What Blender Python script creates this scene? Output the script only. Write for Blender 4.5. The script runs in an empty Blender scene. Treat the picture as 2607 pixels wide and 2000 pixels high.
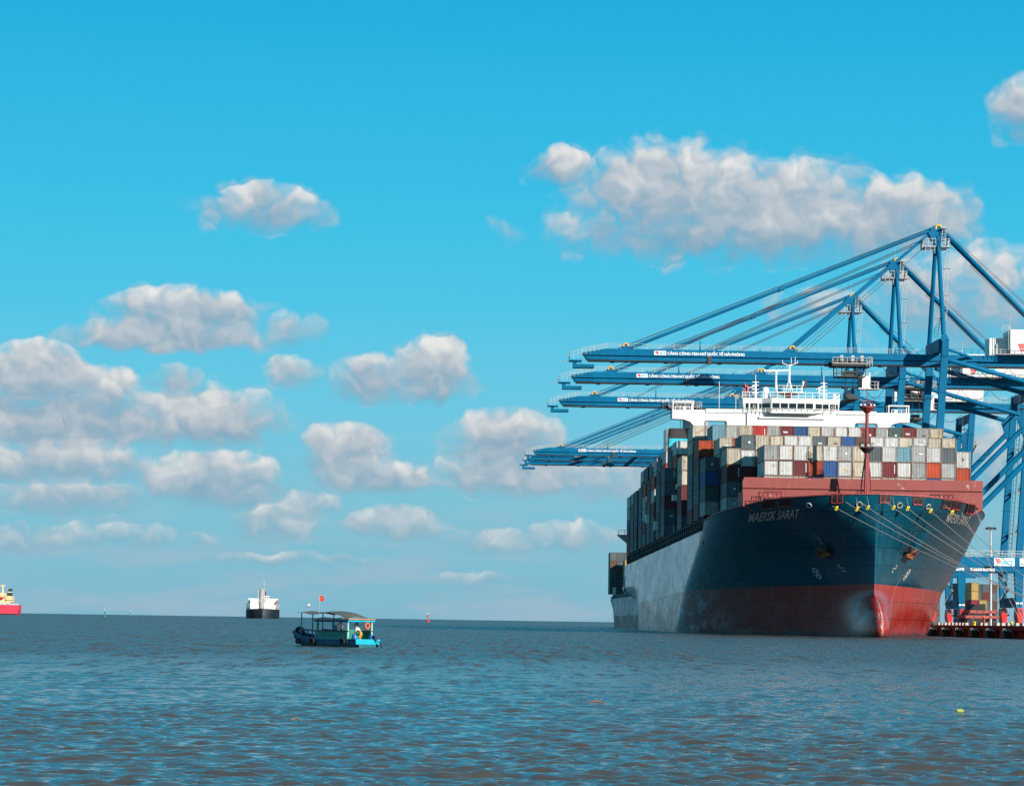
import bpy, math, random
import numpy as np
from mathutils import Vector, Matrix
random.seed(7); rng = np.random.default_rng(7)
SC = bpy.context.scene
COL = SC.collection
R = math.radians

# ------------------------------------------------------------------ camera
CAM_H = 1.8
FPX = 7700.0                                    # focal length in pixels of the 2607 px wide photograph
cd = bpy.data.cameras.new('camera'); cam = bpy.data.objects.new('camera', cd); COL.objects.link(cam)
cd.sensor_width = 36.0; cd.lens = FPX / 2607 * 36; cd.clip_start = 0.5; cd.clip_end = 90000
_yaw, _pitch, _roll = R(1.16), math.atan(579 / FPX), R(0.86)
_f = Vector((math.sin(_yaw) * math.cos(_pitch), math.cos(_yaw) * math.cos(_pitch), math.sin(_pitch)))
_r = Vector((math.cos(_yaw), -math.sin(_yaw), 0)); _u = _r.cross(_f)
_rr = math.cos(_roll) * _r + math.sin(_roll) * _u
_uu = -math.sin(_roll) * _r + math.cos(_roll) * _u
cam.matrix_world = Matrix(((_rr.x, _uu.x, -_f.x, 0), (_rr.y, _uu.y, -_f.y, 0), (_rr.z, _uu.z, -_f.z, CAM_H), (0, 0, 0, 1)))
SC.camera = cam

# ------------------------------------------------------------------ light and sky
SUN_AZ, SUN_EL = R(142), R(21)                  # bearing clockwise from +Y (behind the camera, to the right)
SUN_DIR = Vector((math.sin(SUN_AZ) * math.cos(SUN_EL), math.cos(SUN_AZ) * math.cos(SUN_EL), math.sin(SUN_EL)))
sd = bpy.data.lights.new('sun', 'SUN'); sd.energy = 5.0; sd.angle = R(0.5); sd.color = (1.0, 0.935, 0.84)
sun = bpy.data.objects.new('sun', sd); COL.objects.link(sun)
sun.rotation_euler = SUN_DIR.to_track_quat('Z', 'Y').to_euler()
SC.view_settings.view_transform = 'Standard'; SC.view_settings.look = 'None'
SC.view_settings.exposure = 0.6; SC.view_settings.gamma = 1.0; SC.view_settings.use_curve_mapping = False
try:
    SC.cycles.max_bounces = 6; SC.cycles.diffuse_bounces = 2; SC.cycles.glossy_bounces = 3
    SC.cycles.use_denoising = False
except Exception: pass

def lin(r, g, b):
    f = lambda c: (c / 255 / 12.92) if c / 255 <= 0.04045 else ((c / 255 + 0.055) / 1.055) ** 2.4
    return (f(r), f(g), f(b), 1.0)

W = bpy.data.worlds.new('World'); SC.world = W; W.use_nodes = True
wt = W.node_tree; wt.nodes.clear()
def wn(t, **k):
    n = wt.nodes.new(t)
    for a, b in k.items(): setattr(n, a, b)
    return n
def wl(a, b): wt.links.new(a, b)
def wmath(op, a, b=None, c=None, clamp=False):
    n = wn('ShaderNodeMath', operation=op, use_clamp=clamp)
    for i, v in enumerate((a, b, c)):
        if v is None: continue
        if isinstance(v, (int, float)): n.inputs[i].default_value = v
        else: wl(v, n.inputs[i])
    return n.outputs[0]
def wvec(op, a, b=None):
    n = wn('ShaderNodeVectorMath', operation=op)
    for i, v in enumerate((a, b)):
        if v is None: continue
        if isinstance(v, tuple): n.inputs[i].default_value = v
        else: wl(v, n.inputs[i])
    return n.outputs[0] if op not in ('LENGTH', 'DOT_PRODUCT') else n.outputs[1]
def wmix(f, a, b):
    n = wn('ShaderNodeMix', data_type='RGBA')
    for s, v in ((n.inputs['Factor'], f), (n.inputs['A'], a), (n.inputs['B'], b)):
        s = [i for i in n.inputs if i.name == s.name and i.type == ('VALUE' if s.name == 'Factor' else 'RGBA')][0]
        if isinstance(v, (int, float, tuple)): s.default_value = v
        else: wl(v, s)
    return [o for o in n.outputs if o.type == 'RGBA'][0]
def wramp(x, stops, interp='LINEAR'):
    n = wn('ShaderNodeValToRGB'); cr = n.color_ramp; cr.interpolation = interp
    while len(cr.elements) < len(stops): cr.elements.new(0.5)
    for e, (p, c) in zip(cr.elements, stops): e.position = p; e.color = c
    wl(x, n.inputs[0]); return n.outputs[0]
tc = wn('ShaderNodeTexCoord'); gen = tc.outputs['Generated']
sx = wn('ShaderNodeSeparateXYZ'); wl(gen, sx.inputs[0])
az = wmath('MULTIPLY', wmath('ARCTAN2', sx.outputs[0], sx.outputs[1]), 57.29578)
el = wmath('MULTIPLY', wmath('ARCSINE', sx.outputs[2]), 57.29578)
sky = wn('ShaderNodeTexSky', sky_type='NISHITA', sun_disc=False)
sky.sun_elevation = SUN_EL; sky.sun_rotation = SUN_AZ; sky.air_density = 1.0; sky.dust_density = 0.6; sky.ozone_density = 3.0
nish = wvec('SCALE', sky.outputs[0]); nish.node.inputs['Scale'].default_value = 0.10
t_el = wmath('DIVIDE', el, 90.0, clamp=True)
clear = wramp(t_el, [(0.0, lin(128, 183, 206)), (0.022, lin(124, 193, 214)), (0.045, lin(104, 200, 227)), (0.066, lin(74, 197, 232)),
                     (0.09, lin(50, 190, 230)), (0.13, lin(22, 174, 221)), (0.26, lin(66, 172, 211)), (0.50, lin(70, 148, 188)), (1.0, lin(36, 110, 158))])
clear = wmix(0.04, clear, nish)
# cumulus: lobes at their compass bearing and height (degrees), torn up by turbulence
CLOUDS = [(4.09, 8.05, 1.68, 0.93, 0.97, 1), (6.05, 7.75, 2.3, 0.89, 0.8, 1), (8.26, 7.58, 1.55, 0.75, 0.53, 0.95), (2.03, 8.56, 0.58, 0.34, 0.35, 0.75), (5.61, 7.35, 3.54, 0.53, 0.53, 0.8), (-3.65, 7.64, 1.06, 0.43, 0.37, 0.85), (-5.11, 5.63, 1.37, 0.51, 0.49, 1), (-5.32, 5.14, 1.82, 0.4, 0.19, 1), (-3.06, 5.42, 0.49, 0.34, 0.4, 0.6), (-3.06, 4.58, 0.44, 0.34, 0.28, 0.6), (-0.36, 4.63, 0.75, 0.62, 0.51, 1), (-1.46, 4.48, 0.8, 0.44, 0.37, 0.85), (-7.79, 4.47, 0.93, 0.58, 0.71, 1.1), (-6.48, 4.19, 0.66, 0.44, 0.44, 0.9), (-7.33, 3.56, 2.39, 0.75, 0.43, 1.1), (-4.62, 3.62, 1.33, 0.66, 0.43, 1.05), (-5.19, 4.36, 0.44, 0.28, 0.27, 0.7), (-7.4, 2.72, 1.9, 0.49, 0.27, 0.95), (-4.51, 2.52, 1.2, 0.55, 0.49, 1.1), (-7.12, 2.19, 1.42, 0.32, 0.32, 0.8), (-2.01, 3.1, 0.75, 0.53, 0.53, 1), (-1.38, 2.62, 1.2, 0.35, 0.27, 0.95), (1.09, 3.33, 1.02, 0.58, 0.58, 1.1), (1.32, 2.66, 1.51, 0.53, 0.31, 1), (3.0, 2.64, 1.33, 0.53, 0.35, 0.6), (-3.26, 1.71, 0.8, 0.4, 0.28, 0.8), (-2.79, 2.07, 0.62, 0.28, 0.19, 0.8), (-0.97, 1.7, 0.89, 0.37, 0.21, 0.9), (0.8, 1.46, 0.89, 0.22, 0.18, 0.6), (2.4, 1.53, 0.97, 0.31, 0.22, 0.6), (-6.67, 1.43, 1.86, 0.25, 0.19, 0.6), (-8.05, 1.27, 0.71, 0.18, 0.18, 0.5), (-3.16, 1.09, 1.51, 0.11, 0.11, 0.5), (0.46, 0.75, 1.06, 0.12, 0.12, 0.4), (9.66, 6.13, 1.7, 1.0, 0.9, 0.62), (10.87, 9.65, 0.66, 0.62, 0.53, 0.8), (9.85, 3.16, 1.33, 0.71, 0.62, 0.42), (6.95, 5.95, 1.06, 0.35, 0.35, 0.3)]
pc = wn('ShaderNodeCombineXYZ'); wl(az, pc.inputs[0]); wl(el, pc.inputs[1]); P0 = pc.outputs[0]
def wnoise(vec, scale, detail, rough, loc=(0, 0, 0), dist=0.0):
    v = wvec('ADD', vec, loc) if any(loc) else vec
    n = wn('ShaderNodeTexNoise', noise_dimensions='2D'); wl(v, n.inputs['Vector'])
    n.inputs['Scale'].default_value = scale; n.inputs['Detail'].default_value = detail
    n.inputs['Roughness'].default_value = rough; n.inputs['Distortion'].default_value = dist
    return n
w1 = wnoise(P0, 1.5, 2, 0.5)
PW = wvec('ADD', P0, wvec('MULTIPLY', wvec('SUBTRACT', w1.outputs['Color'], (0.5, 0.5, 0.5)), (0.55, 0.30, 0.0)))
sw = wn('ShaderNodeSeparateXYZ'); wl(PW, sw.inputs[0])
def splat(x):
    n = wn('ShaderNodeCombineXYZ')
    for i in range(3): wl(x, n.inputs[i])
    return n.outputs[0]
AZ3, EL3 = splat(sw.outputs[0]), splat(sw.outputs[1])
def wmad(a, b, c):
    n = wn('ShaderNodeVectorMath', operation='MULTIPLY_ADD')
    for i, v in enumerate((a, b, c)):
        if isinstance(v, tuple): n.inputs[i].default_value = v
        else: wl(v, n.inputs[i])
    return n.outputs[0]
MV = None
while len(CLOUDS) % 3: CLOUDS.append((0, -40, 0.1, 0.1, 0.1, 0.1))
for i in range(0, len(CLOUDS), 3):              # three lobes at a time, one per vector component
    A, E_, RX, UP, DN, AM = zip(*CLOUDS[i:i + 3])
    RX, UP, DN = [tuple(1.18 * v for v in t) for t in (RX, UP, DN)]
    vx = wmad(AZ3, tuple(1 / r for r in RX), tuple(-a / r for a, r in zip(A, RX)))
    vy = wmad(EL3, tuple(1 / r for r in UP), tuple(-e / r for e, r in zip(E_, UP)))
    v2 = wvec('MAXIMUM', vy, wvec('MULTIPLY', vy, tuple(-u / d for u, d in zip(UP, DN))))
    r2 = wmad(v2, v2, wvec('MULTIPLY', vx, vx))
    m = wmad(r2, tuple(-0.9 * k for k in AM), AM)
    w = wvec('MAXIMUM', m, (0.0, 0.0, 0.0))
    if MV is None: MV, SW, ST = m, w, wvec('MULTIPLY', w, vy)
    else: MV, SW, ST = wvec('MAXIMUM', MV, m), wvec('ADD', SW, w), wmad(w, vy, ST)
s3 = wn('ShaderNodeSeparateXYZ'); wl(MV, s3.inputs[0])
M_ = wmath('MAXIMUM', wmath('MAXIMUM', s3.outputs[0], s3.outputs[1]), s3.outputs[2])
REL = wmath('DIVIDE', wvec('DOT_PRODUCT', ST, (1, 1, 1)), wmath('ADD', wvec('DOT_PRODUCT', SW, (1, 1, 1)), 0.02))
REL = wmath('MINIMUM', wmath('MAXIMUM', REL, -1.1), 1.1)
# the same kind of clouds scattered over the rest of the low sky
far = wnoise(wvec('MULTIPLY', P0, (0.16, 0.42, 0.0)), 1.0, 4, 0.55, (40, 3, 0))
gm = wmath('MULTIPLY_ADD', far.outputs['Fac'], 7.0, -3.8)
edge = wmath('MULTIPLY_ADD', wmath('ABSOLUTE', wmath('SUBTRACT', az, 1.2)), 0.22, -2.5, clamp=True)
top = wmath('MULTIPLY_ADD', el, -0.09, 2.6, clamp=True)
gm = wmath('MULTIPLY_ADD', wmath('SUBTRACT', 1.0, wmath('MULTIPLY', edge, top)), -6.0, gm)
M_ = wmath('MAXIMUM', wmath('MAXIMUM', M_, gm), -2.0)
f1 = wnoise(PW, 1.6, 5, 0.47, (3.1, 7.7, 0.0)).outputs['Fac']
def puffs(off):                                 # billows: rounded lumps with creases between them
    n = wnoise(PW, 1.3, 2.2, 0.45, off).outputs['Fac']
    return wmath('ABSOLUTE', wmath('MULTIPLY_ADD', n, 2.0, -1.0))
p1, p2 = puffs((5.0, 3.0, 0.0)), puffs((5.05, 3.12, 0.0))
dens = wmath('ADD', M_, wmath('MULTIPLY_ADD', f1, 1.35, -0.69))
dens = wmath('ADD', dens, wmath('MULTIPLY_ADD', p1, 0.6, 0.06))
alpha = wn('ShaderNodeMapRange', interpolation_type='SMOOTHSTEP'); wl(dens, alpha.inputs['Value'])
# crisp tops, soft ragged undersides
alpha.inputs['From Min'].default_value = -0.05; wl(wmath('MULTIPLY_ADD', REL, -0.40, 1.02), alpha.inputs['From Max'])
alpha.inputs['To Max'].default_value = 0.93
relief = wmath('MULTIPLY', wmath('SUBTRACT', p1, p2), 0.45)
relief = wmath('ADD', relief, wmath('MULTIPLY_ADD', f1, 0.7, -0.35))
lit = wmath('ADD', wmath('MULTIPLY_ADD', REL, 0.46, 0.44), relief, clamp=True)
ccol = wramp(lit, [(0.0, lin(120, 159, 184)), (0.35, lin(154, 176, 193)), (0.62, lin(190, 197, 204)), (1.0, lin(240, 236, 231))])
hz = wmath('MULTIPLY_ADD', el, -0.26, 0.82, clamp=True)
hz = wmath('MULTIPLY', hz, 0.72)
ccol = wmix(hz, ccol, clear)
lay = wnoise(wvec('MULTIPLY', P0, (0.34, 2.3, 0.0)), 1.0, 5, 0.55, (9.0, 4.0, 0.0)).outputs['Fac']
lay = wmath('MULTIPLY', wmath('MULTIPLY_ADD', lay, 4.4, -1.95, clamp=True), wmath('MULTIPLY_ADD', el, -0.17, 0.72, clamp=True))
clear2 = wmix(wmath('MULTIPLY', lay, 0.9), clear, lin(162, 186, 203))
final = wmix(alpha.outputs[0], clear2, ccol)
below = wmath('LESS_THAN', el, 0.0)
final = wmix(below, final, lin(60, 90, 105))
bg = wn('ShaderNodeBackground'); wl(final, bg.inputs[0]); bg.inputs[1].default_value = 0.66
wo = wn('ShaderNodeOutputWorld'); wl(bg.outputs[0], wo.inputs[0])
try: W.cycles.sampling_method = 'MANUAL'; W.cycles.sample_map_resolution = 512
except Exception: pass

# ------------------------------------------------------------------ helpers
def nodes_of(m):
    m.use_nodes = True; t = m.node_tree
    return t, t.nodes['Principled BSDF']
MATS = {}
def paint(name, col, rough=0.5, metal=0.0, var=0.25, scale=0.5, streak=0.0, rust=0.0, rand=0.0, spec=0.5, flow=0.0, obj=False, rustcol=(0.16, 0.045, 0.012, 1), coat=0.0):
    """painted / plain surface: patchy tone, vertical dirt streaks, rust breaking through, tone differing object to object"""
    m = bpy.data.materials.new(name); t, p = nodes_of(m); N = t.nodes; L = t.links
    def nn(tp, **k):
        n = N.new(tp)
        for a, b in k.items(): setattr(n, a, b)
        return n
    if obj:
        c = nn('ShaderNodeTexCoord'); oi = nn('ShaderNodeObjectInfo')
        ad = nn('ShaderNodeVectorMath', operation='MULTIPLY_ADD')
        L.new(oi.outputs['Random'], ad.inputs[0]); ad.inputs[1].default_value = (97, 53, 31); L.new(c.outputs['Object'], ad.inputs[2]); pos = ad.outputs[0]
    else:
        g = nn('ShaderNodeNewGeometry'); pos = g.outputs['Position']
    def noise(sc, det, ro, stretch=(1, 1, 1)):
        mu = nn('ShaderNodeVectorMath', operation='MULTIPLY'); L.new(pos, mu.inputs[0]); mu.inputs[1].default_value = stretch
        n = nn('ShaderNodeTexNoise'); L.new(mu.outputs[0], n.inputs['Vector']); n.inputs['Scale'].default_value = sc
        n.inputs['Detail'].default_value = det; n.inputs['Roughness'].default_value = ro
        return n.outputs['Fac']
    def mr(x, a, b, c_, d):
        n = nn('ShaderNodeMapRange'); L.new(x, n.inputs[0])
        for i, v in enumerate((a, b, c_, d)): n.inputs[i + 1].default_value = v
        return n.outputs[0]
    def mul(colsock, fac):
        n = nn('ShaderNodeMix', data_type='RGBA', blend_type='MULTIPLY'); n.inputs[0].default_value = 1.0
        L.new(colsock, n.inputs[6]); L.new(fac, n.inputs[7]); return n.outputs[2]
    rgb = nn('ShaderNodeRGB'); rgb.outputs[0].default_value = (*[0.84 * v for v in col[:3]], 1); cur = rgb.outputs[0]
    if var: cur = mul(cur, mr(noise(scale, 6, 0.6), 0.3, 0.7, 1 - var, 1 + var * 0.45))
    if streak: cur = mul(cur, mr(noise(scale * 3.2, 4, 0.6, (1, 1, 0.05)), 0.42, 0.70, 1.0, 1 - streak))
    if rand and obj: cur = mul(cur, mr(oi.outputs['Random'], 0, 1, 1 - rand, 1 + rand * 0.3))
    if rust:
        a = nn('ShaderNodeMath', operation='MULTIPLY'); L.new(mr(noise(scale * 2.2, 8, 0.7), 0.62 - 0.16 * rust, 0.70 - 0.12 * rust, 0, 1), a.inputs[0])
        L.new(mr(noise(scale * 5, 5, 0.6, (1, 1, 0.12)), 0.40, 0.6, 0.0, 1.0), a.inputs[1])
        mx = nn('ShaderNodeMix', data_type='RGBA'); L.new(a.outputs[0], mx.inputs[0]); L.new(cur, mx.inputs[6]); mx.inputs[7].default_value = rustcol; cur = mx.outputs[2]
    L.new(cur, p.inputs['Base Color'])
    p.inputs['Roughness'].default_value = rough; p.inputs['Metallic'].default_value = metal
    p.inputs['Specular IOR Level'].default_value = spec
    if coat: p.inputs['Coat Weight'].default_value = coat; p.inputs['Coat Roughness'].default_value = 0.2
    MATS[name] = m
    return m

class MB:
    """collects simple solids; build() links them as one mesh object"""
    def __init__(s): s.v = []; s.f = []
    def add(s, vs, fs):
        o = len(s.v); s.v += [tuple(x) for x in vs]; s.f += [tuple(i + o for i in f) for f in fs]; return s
    def box(s, x0, x1, y0, y1, z0, z1):
        return s.add([(x0, y0, z0), (x1, y0, z0), (x1, y1, z0), (x0, y1, z0), (x0, y0, z1), (x1, y0, z1), (x1, y1, z1), (x0, y1, z1)],
                     [(0, 3, 2, 1), (4, 5, 6, 7), (0, 1, 5, 4), (1, 2, 6, 5), (2, 3, 7, 6), (3, 0, 4, 7)])
    def frame(s, p, q):
        p, q = Vector(p), Vector(q); d = (q - p).normalized()
        up = Vector((0, 0, 1)) if abs(d.z) < 0.98 else Vector((0, 1, 0))
        a = d.cross(up).normalized(); b = a.cross(d).normalized(); return p, q, a, b
    def bar(s, p, q, w, h, w2=None, h2=None):
        p, q, a, b = s.frame(p, q); w2 = w if w2 is None else w2; h2 = h if h2 is None else h2; vs = []
        for c, ww, hh in ((p, w, h), (q, w2, h2)):
            for i, j in ((-1, -1), (1, -1), (1, 1), (-1, 1)): vs.append(c + a * (i * ww / 2) + b * (j * hh / 2))
        return s.add(vs, [(0, 1, 2, 3), (7, 6, 5, 4), (0, 4, 5, 1), (1, 5, 6, 2), (2, 6, 7, 3), (3, 7, 4, 0)])
    def tube(s, p, q, r, r2=None, n=8, cap=True):
        p, q, a, b = s.frame(p, q); r2 = r if r2 is None else r2; vs = []
        for c, rr in ((p, r), (q, r2)):
            for k in range(n):
                t = 2 * math.pi * k / n; vs.append(c + a * (rr * math.cos(t)) + b * (rr * math.sin(t)))
        fs = [(k, n + k, n + (k + 1) % n, (k + 1) % n) for k in range(n)]
        if cap: fs += [tuple(range(n)), tuple(range(2 * n - 1, n - 1, -1))]
        return s.add(vs, fs)
    def path(s, pts, r, n=6):
        for a, b in zip(pts[:-1], pts[1:]): s.tube(a, b, r, n=n)
        return s
    def prism(s, poly, y0, y1, axis='y'):
        n = len(poly)
        f = {'y': lambda a, b, t: (a, t, b), 'x': lambda a, b, t: (t, a, b), 'z': lambda a, b, t: (a, b, t)}[axis]
        vs = [f(a, b, y0) for a, b in poly] + [f(a, b, y1) for a, b in poly]
        fs = [tuple(range(n)), tuple(range(2 * n - 1, n - 1, -1))] + [(k, (k + 1) % n + 0, n + (k + 1) % n, n + k)[::-1] for k in range(n)]
        return s.add(vs, fs)
    def lathe(s, prof, c=(0, 0, 0), n=16, axis='z', cap=True):
        vs = []
        for r, h in prof:
            for k in range(n):
                t = 2 * math.pi * k / n; a, b = r * math.cos(t), r * math.sin(t)
                vs.append({'z': (c[0] + a, c[1] + b, c[2] + h), 'y': (c[0] + a, c[1] + h, c[2] + b), 'x': (c[0] + h, c[1] + a, c[2] + b)}[axis])
        m = len(prof)
        fs = [(i * n + k, i * n + (k + 1) % n, (i + 1) * n + (k + 1) % n, (i + 1) * n + k) for i in range(m - 1) for k in range(n)]
        if cap: fs += [tuple(range(n - 1, -1, -1)), tuple(range((m - 1) * n, m * n))]
        return s.add(vs, fs)
    def ring(s, c, Rr, r, axis='y', a0=0.0, a1=2 * math.pi, n=20, m=8):
        full = abs(a1 - a0 - 2 * math.pi) < 1e-6; cnt = n if full else n + 1; vs = []
        for i in range(cnt):
            t = a0 + (a1 - a0) * i / n
            for j in range(m):
                u = 2 * math.pi * j / m; rad = Rr + r * math.cos(u); o = r * math.sin(u); A, B = rad * math.cos(t), rad * math.sin(t)
                vs.append({'y': (c[0] + A, c[1] + o, c[2] + B), 'z': (c[0] + A, c[1] + B, c[2] + o), 'x': (c[0] + o, c[1] + A, c[2] + B)}[axis])
        fs = [(i * m + j, ((i + 1) % cnt) * m + j, ((i + 1) % cnt) * m + (j + 1) % m, i * m + (j + 1) % m) for i in range(n) for j in range(m)]
        return s.add(vs, fs)
    def rail(s, pts, h=1.1, step=2.0, r=0.035, mid=True):
        """guard rail along a polyline of floor points"""
        for a, b in zip(pts[:-1], pts[1:]):
            a, b = Vector(a), Vector(b); k = max(1, round((b - a).length / step)); z = Vector((0, 0, h))
            s.bar(a + z, b + z, r * 2, r * 2)
            if mid: s.bar(a + z * 0.5, b + z * 0.5, r * 1.4, r * 1.4)
            for i in range(k + 1):
                p = a.lerp(b, i / k); s.bar(p, p + z, r * 2, r * 2)
        return s
    def grid(s, rows, close=False):
        n = len(rows[0]); vs = [p for r in rows for p in r]
        fs = [(i * n + j, i * n + j + 1, (i + 1) * n + j + 1, (i + 1) * n + j) for i in range(len(rows) - 1) for j in range(n - 1)]
        return s.add(vs, fs)
    def xf(s, m): s.v = [tuple(m @ Vector(p)) for p in s.v]; return s
    def mesh(s, name, m=None, smooth=False):
        me = bpy.data.meshes.new(name); me.from_pydata(s.v, [], s.f); me.update()
        if smooth: me.polygons.foreach_set('use_smooth', [True] * len(me.polygons))
        if m is not None: me.materials.append(m if not isinstance(m, str) else MATS[m])
        return me
    def build(s, name, m=None, parent=None, smooth=False, label=None):
        o = bpy.data.objects.new(name, s.mesh(name, m, smooth)); COL.objects.link(o)
        if parent is not None: o.parent = parent
        if label: o['label'] = label
        return o
def tag(o, label, cat, group=None, kind=None):
    o['label'] = label; o['category'] = cat
    if group: o['group'] = group
    if kind: o['kind'] = kind
    return o
def empty(name, loc=(0, 0, 0), rz=0.0):
    o = bpy.data.objects.new(name, None); COL.objects.link(o); o.location = loc; o.rotation_euler = (0, 0, rz); o.empty_display_size = 0.5; return o
def struct(o): o['kind'] = 'structure'; return o
def copy_tree(o, parent=None):
    c = o.copy(); COL.objects.link(c); c.parent = parent
    for ch in list(o.children): copy_tree(ch, c)
    return c
def text_mesh(txt, height, bold=0.02, spacing=1.0):
    """flat lettering as (verts, faces) in the XY plane, left-bottom at 0,0, cap height = height"""
    cu = bpy.data.curves.new('lettering', 'FONT'); cu.body = txt; cu.size = 1.0; cu.offset = bold; cu.space_character = spacing; cu.resolution_u = 3
    ob = bpy.data.objects.new('lettering', cu); COL.objects.link(ob)
    dg = bpy.context.evaluated_depsgraph_get(); me = bpy.data.meshes.new_from_object(ob.evaluated_get(dg))
    vs = np.array([v.co[:2] for v in me.vertices]); fs = [tuple(p.vertices) for p in me.polygons]
    bpy.data.objects.remove(ob); bpy.data.curves.remove(cu); bpy.data.meshes.remove(me)
    vs[:, 0] -= vs[:, 0].min(); k = height / 0.73
    return vs * k, fs
def letters(name, txt, width, height, place, m, parent, bold=0.02):
    """lettering of a given width and cap height; place(u, v) gives the 3-D point"""
    vs, fs = text_mesh(txt, height, bold); vs[:, 0] *= width / vs[:, 0].max()
    return MB().add([place(u, v) for u, v in vs], fs).build(name, m, parent)

# ------------------------------------------------------------------ water
def make_sea():
    dense = np.linspace(-13.5, 14.5, 500) + 1.0
    th = np.radians(np.concatenate([np.linspace(-179.9, -13.5, 60), dense, np.linspace(16.5, 179.9, 60)]))
    near = [24.0]
    while near[-1] < 900: near.append(near[-1] + max(0.07, 0.07 * (near[-1] / 44) ** 1.5))
    rr = np.concatenate([np.linspace(0.4, 23, 24), near, np.exp(np.linspace(math.log(near[-1] + 20), math.log(80000), 60))])
    dr = np.gradient(rr)
    RR, TH = np.meshgrid(rr, th, indexing='ij'); X = RR * np.sin(TH); Y = RR * np.cos(TH)
    DR = np.repeat(dr[:, None], len(th), 1); dth = np.gradient(th); DT = RR * dth[None, :]
    Z = np.zeros_like(X); g = np.random.default_rng(11)
    n = 150; lam = np.exp(g.normal(math.log(0.36), 0.45, n)).clip(0.17, 1.6)
    lam[:16] = np.exp(g.uniform(math.log(1.6), math.log(6.0), 16))
    ang = np.radians(262 + g.normal(0, 25, n)); ph = g.uniform(0, 2 * math.pi, n)
    warpx = 0.35 * np.sin(X * 0.21 + Y * 0.13) + 0.25 * np.sin(X * 0.53 - Y * 0.31 + 1.0)
    # gusts: calmer and choppier patches
    gust = 0.85 + 0.25 * np.sin(X * 0.09 + 1.3 * np.sin(Y * 0.05)) * np.sin(Y * 0.043 + 0.8 * np.sin(X * 0.031)) + 0.14 * np.sin(X * 0.31 - Y * 0.17)
    for l, a, p in zip(lam, ang, ph):
        k = 2 * math.pi / l; steep = 0.034 if l < 1.6 else 0.010
        kx, ky = k * math.cos(a), k * math.sin(a)
        need = np.maximum(DR * abs(math.sin(a)), DT * abs(math.cos(a)))
        att = np.clip((l / need - 2.2) / 2.5, 0, 1)
        s = np.sin(kx * X + ky * Y + p + warpx * min(k, 2.0))
        Z += att * steep / k * (s + 0.30 * (1 - s * s) - 0.15)
    Z *= gust; Z[rr < 24] *= 0.6
    co = np.stack([X, Y, Z], -1).reshape(-1, 3); nr, nt = X.shape
    i = np.arange(nr - 1)[:, None] * nt + np.arange(nt - 1)[None, :]
    q = np.stack([i, i + nt, i + nt + 1, i + 1], -1).reshape(-1, 4)
    me = bpy.data.meshes.new('sea'); me.vertices.add(len(co)); me.vertices.foreach_set('co', co.ravel())
    me.loops.add(q.size); me.loops.foreach_set('vertex_index', q.ravel().astype(np.int32))
    me.polygons.add(len(q)); me.polygons.foreach_set('loop_start', np.arange(0, q.size, 4, dtype=np.int32)); me.polygons.foreach_set('loop_total', np.full(len(q), 4, dtype=np.int32))
    me.update(calc_edges=True); me.polygons.foreach_set('use_smooth', np.ones(len(q), bool))
    at = me.attributes.new('coarse', 'FLOAT', 'POINT'); at.data.foreach_set('value', np.clip((DR - 0.075) / 0.38, 0, 1).ravel().astype(np.float32))
    o = bpy.data.objects.new('sea', me); COL.objects.link(o)
    m = bpy.data.materials.new('harbour_water'); t, p = nodes_of(m); N = t.nodes; L = t.links
    geo = N.new('ShaderNodeNewGeometry'); att = N.new('ShaderNodeAttribute'); att.attribute_name = 'coarse'
    def noise(sc, det, st):
        mu = N.new('ShaderNodeVectorMath'); mu.operation = 'MULTIPLY'; L.new(geo.outputs['Position'], mu.inputs[0]); mu.inputs[1].default_value = st
        nz = N.new('ShaderNodeTexNoise'); L.new(mu.outputs[0], nz.inputs['Vector']); nz.inputs['Scale'].default_value = sc; nz.inputs['Detail'].default_value = det; nz.inputs['Roughness'].default_value = 0.55
        return nz.outputs['Fac']
    # ripples too small (or too far away) for the mesh: tilt the normal by noise vectors
    def tilt(sc, det, st, amount, fac=None):
        mu = N.new('ShaderNodeVectorMath'); mu.operation = 'MULTIPLY'; L.new(geo.outputs['Position'], mu.inputs[0]); mu.inputs[1].default_value = st
        nz = N.new('ShaderNodeTexNoise'); L.new(mu.outputs[0], nz.inputs['Vector']); nz.inputs['Scale'].default_value = sc; nz.inputs['Detail'].default_value = det; nz.inputs['Roughness'].default_value = 0.6
        sb = N.new('ShaderNodeVectorMath'); sb.operation = 'SUBTRACT'; L.new(nz.outputs['Color'], sb.inputs[0]); sb.inputs[1].default_value = (0.5, 0.5, 0.5)
        ml = N.new('ShaderNodeVectorMath'); ml.operation = 'MULTIPLY'; L.new(sb.outputs[0], ml.inputs[0]); ml.inputs[1].default_value = (amount * 0.7, amount, 0)
        if fac is None: return ml.outputs[0]
        sc_ = N.new('ShaderNodeVectorMath'); sc_.operation = 'SCALE'; L.new(ml.outputs[0], sc_.inputs[0]); L.new(fac, sc_.inputs['Scale']); return sc_.outputs[0]
    ad = N.new('ShaderNodeVectorMath'); ad.operation = 'ADD'; L.new(geo.outputs['Normal'], ad.inputs[0]); L.new(tilt(4.6, 4, (0.55, 1, 1), 0.95), ad.inputs[1])
    ae = N.new('ShaderNodeVectorMath'); ae.operation = 'ADD'; L.new(ad.outputs[0], ae.inputs[0]); L.new(tilt(1.3, 3, (0.6, 1, 1), 0.8, att.outputs['Fac']), ae.inputs[1])
    ag = N.new('ShaderNodeVectorMath'); ag.operation = 'ADD'; L.new(ae.outputs[0], ag.inputs[0]); L.new(tilt(1.0, 4, (1.9, 0.12, 1), 2.7, att.outputs['Fac']), ag.inputs[1])
    no = N.new('ShaderNodeVectorMath'); no.operation = 'NORMALIZE'; L.new(ag.outputs[0], no.inputs[0]); L.new(no.outputs[0], p.inputs['Normal'])
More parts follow.
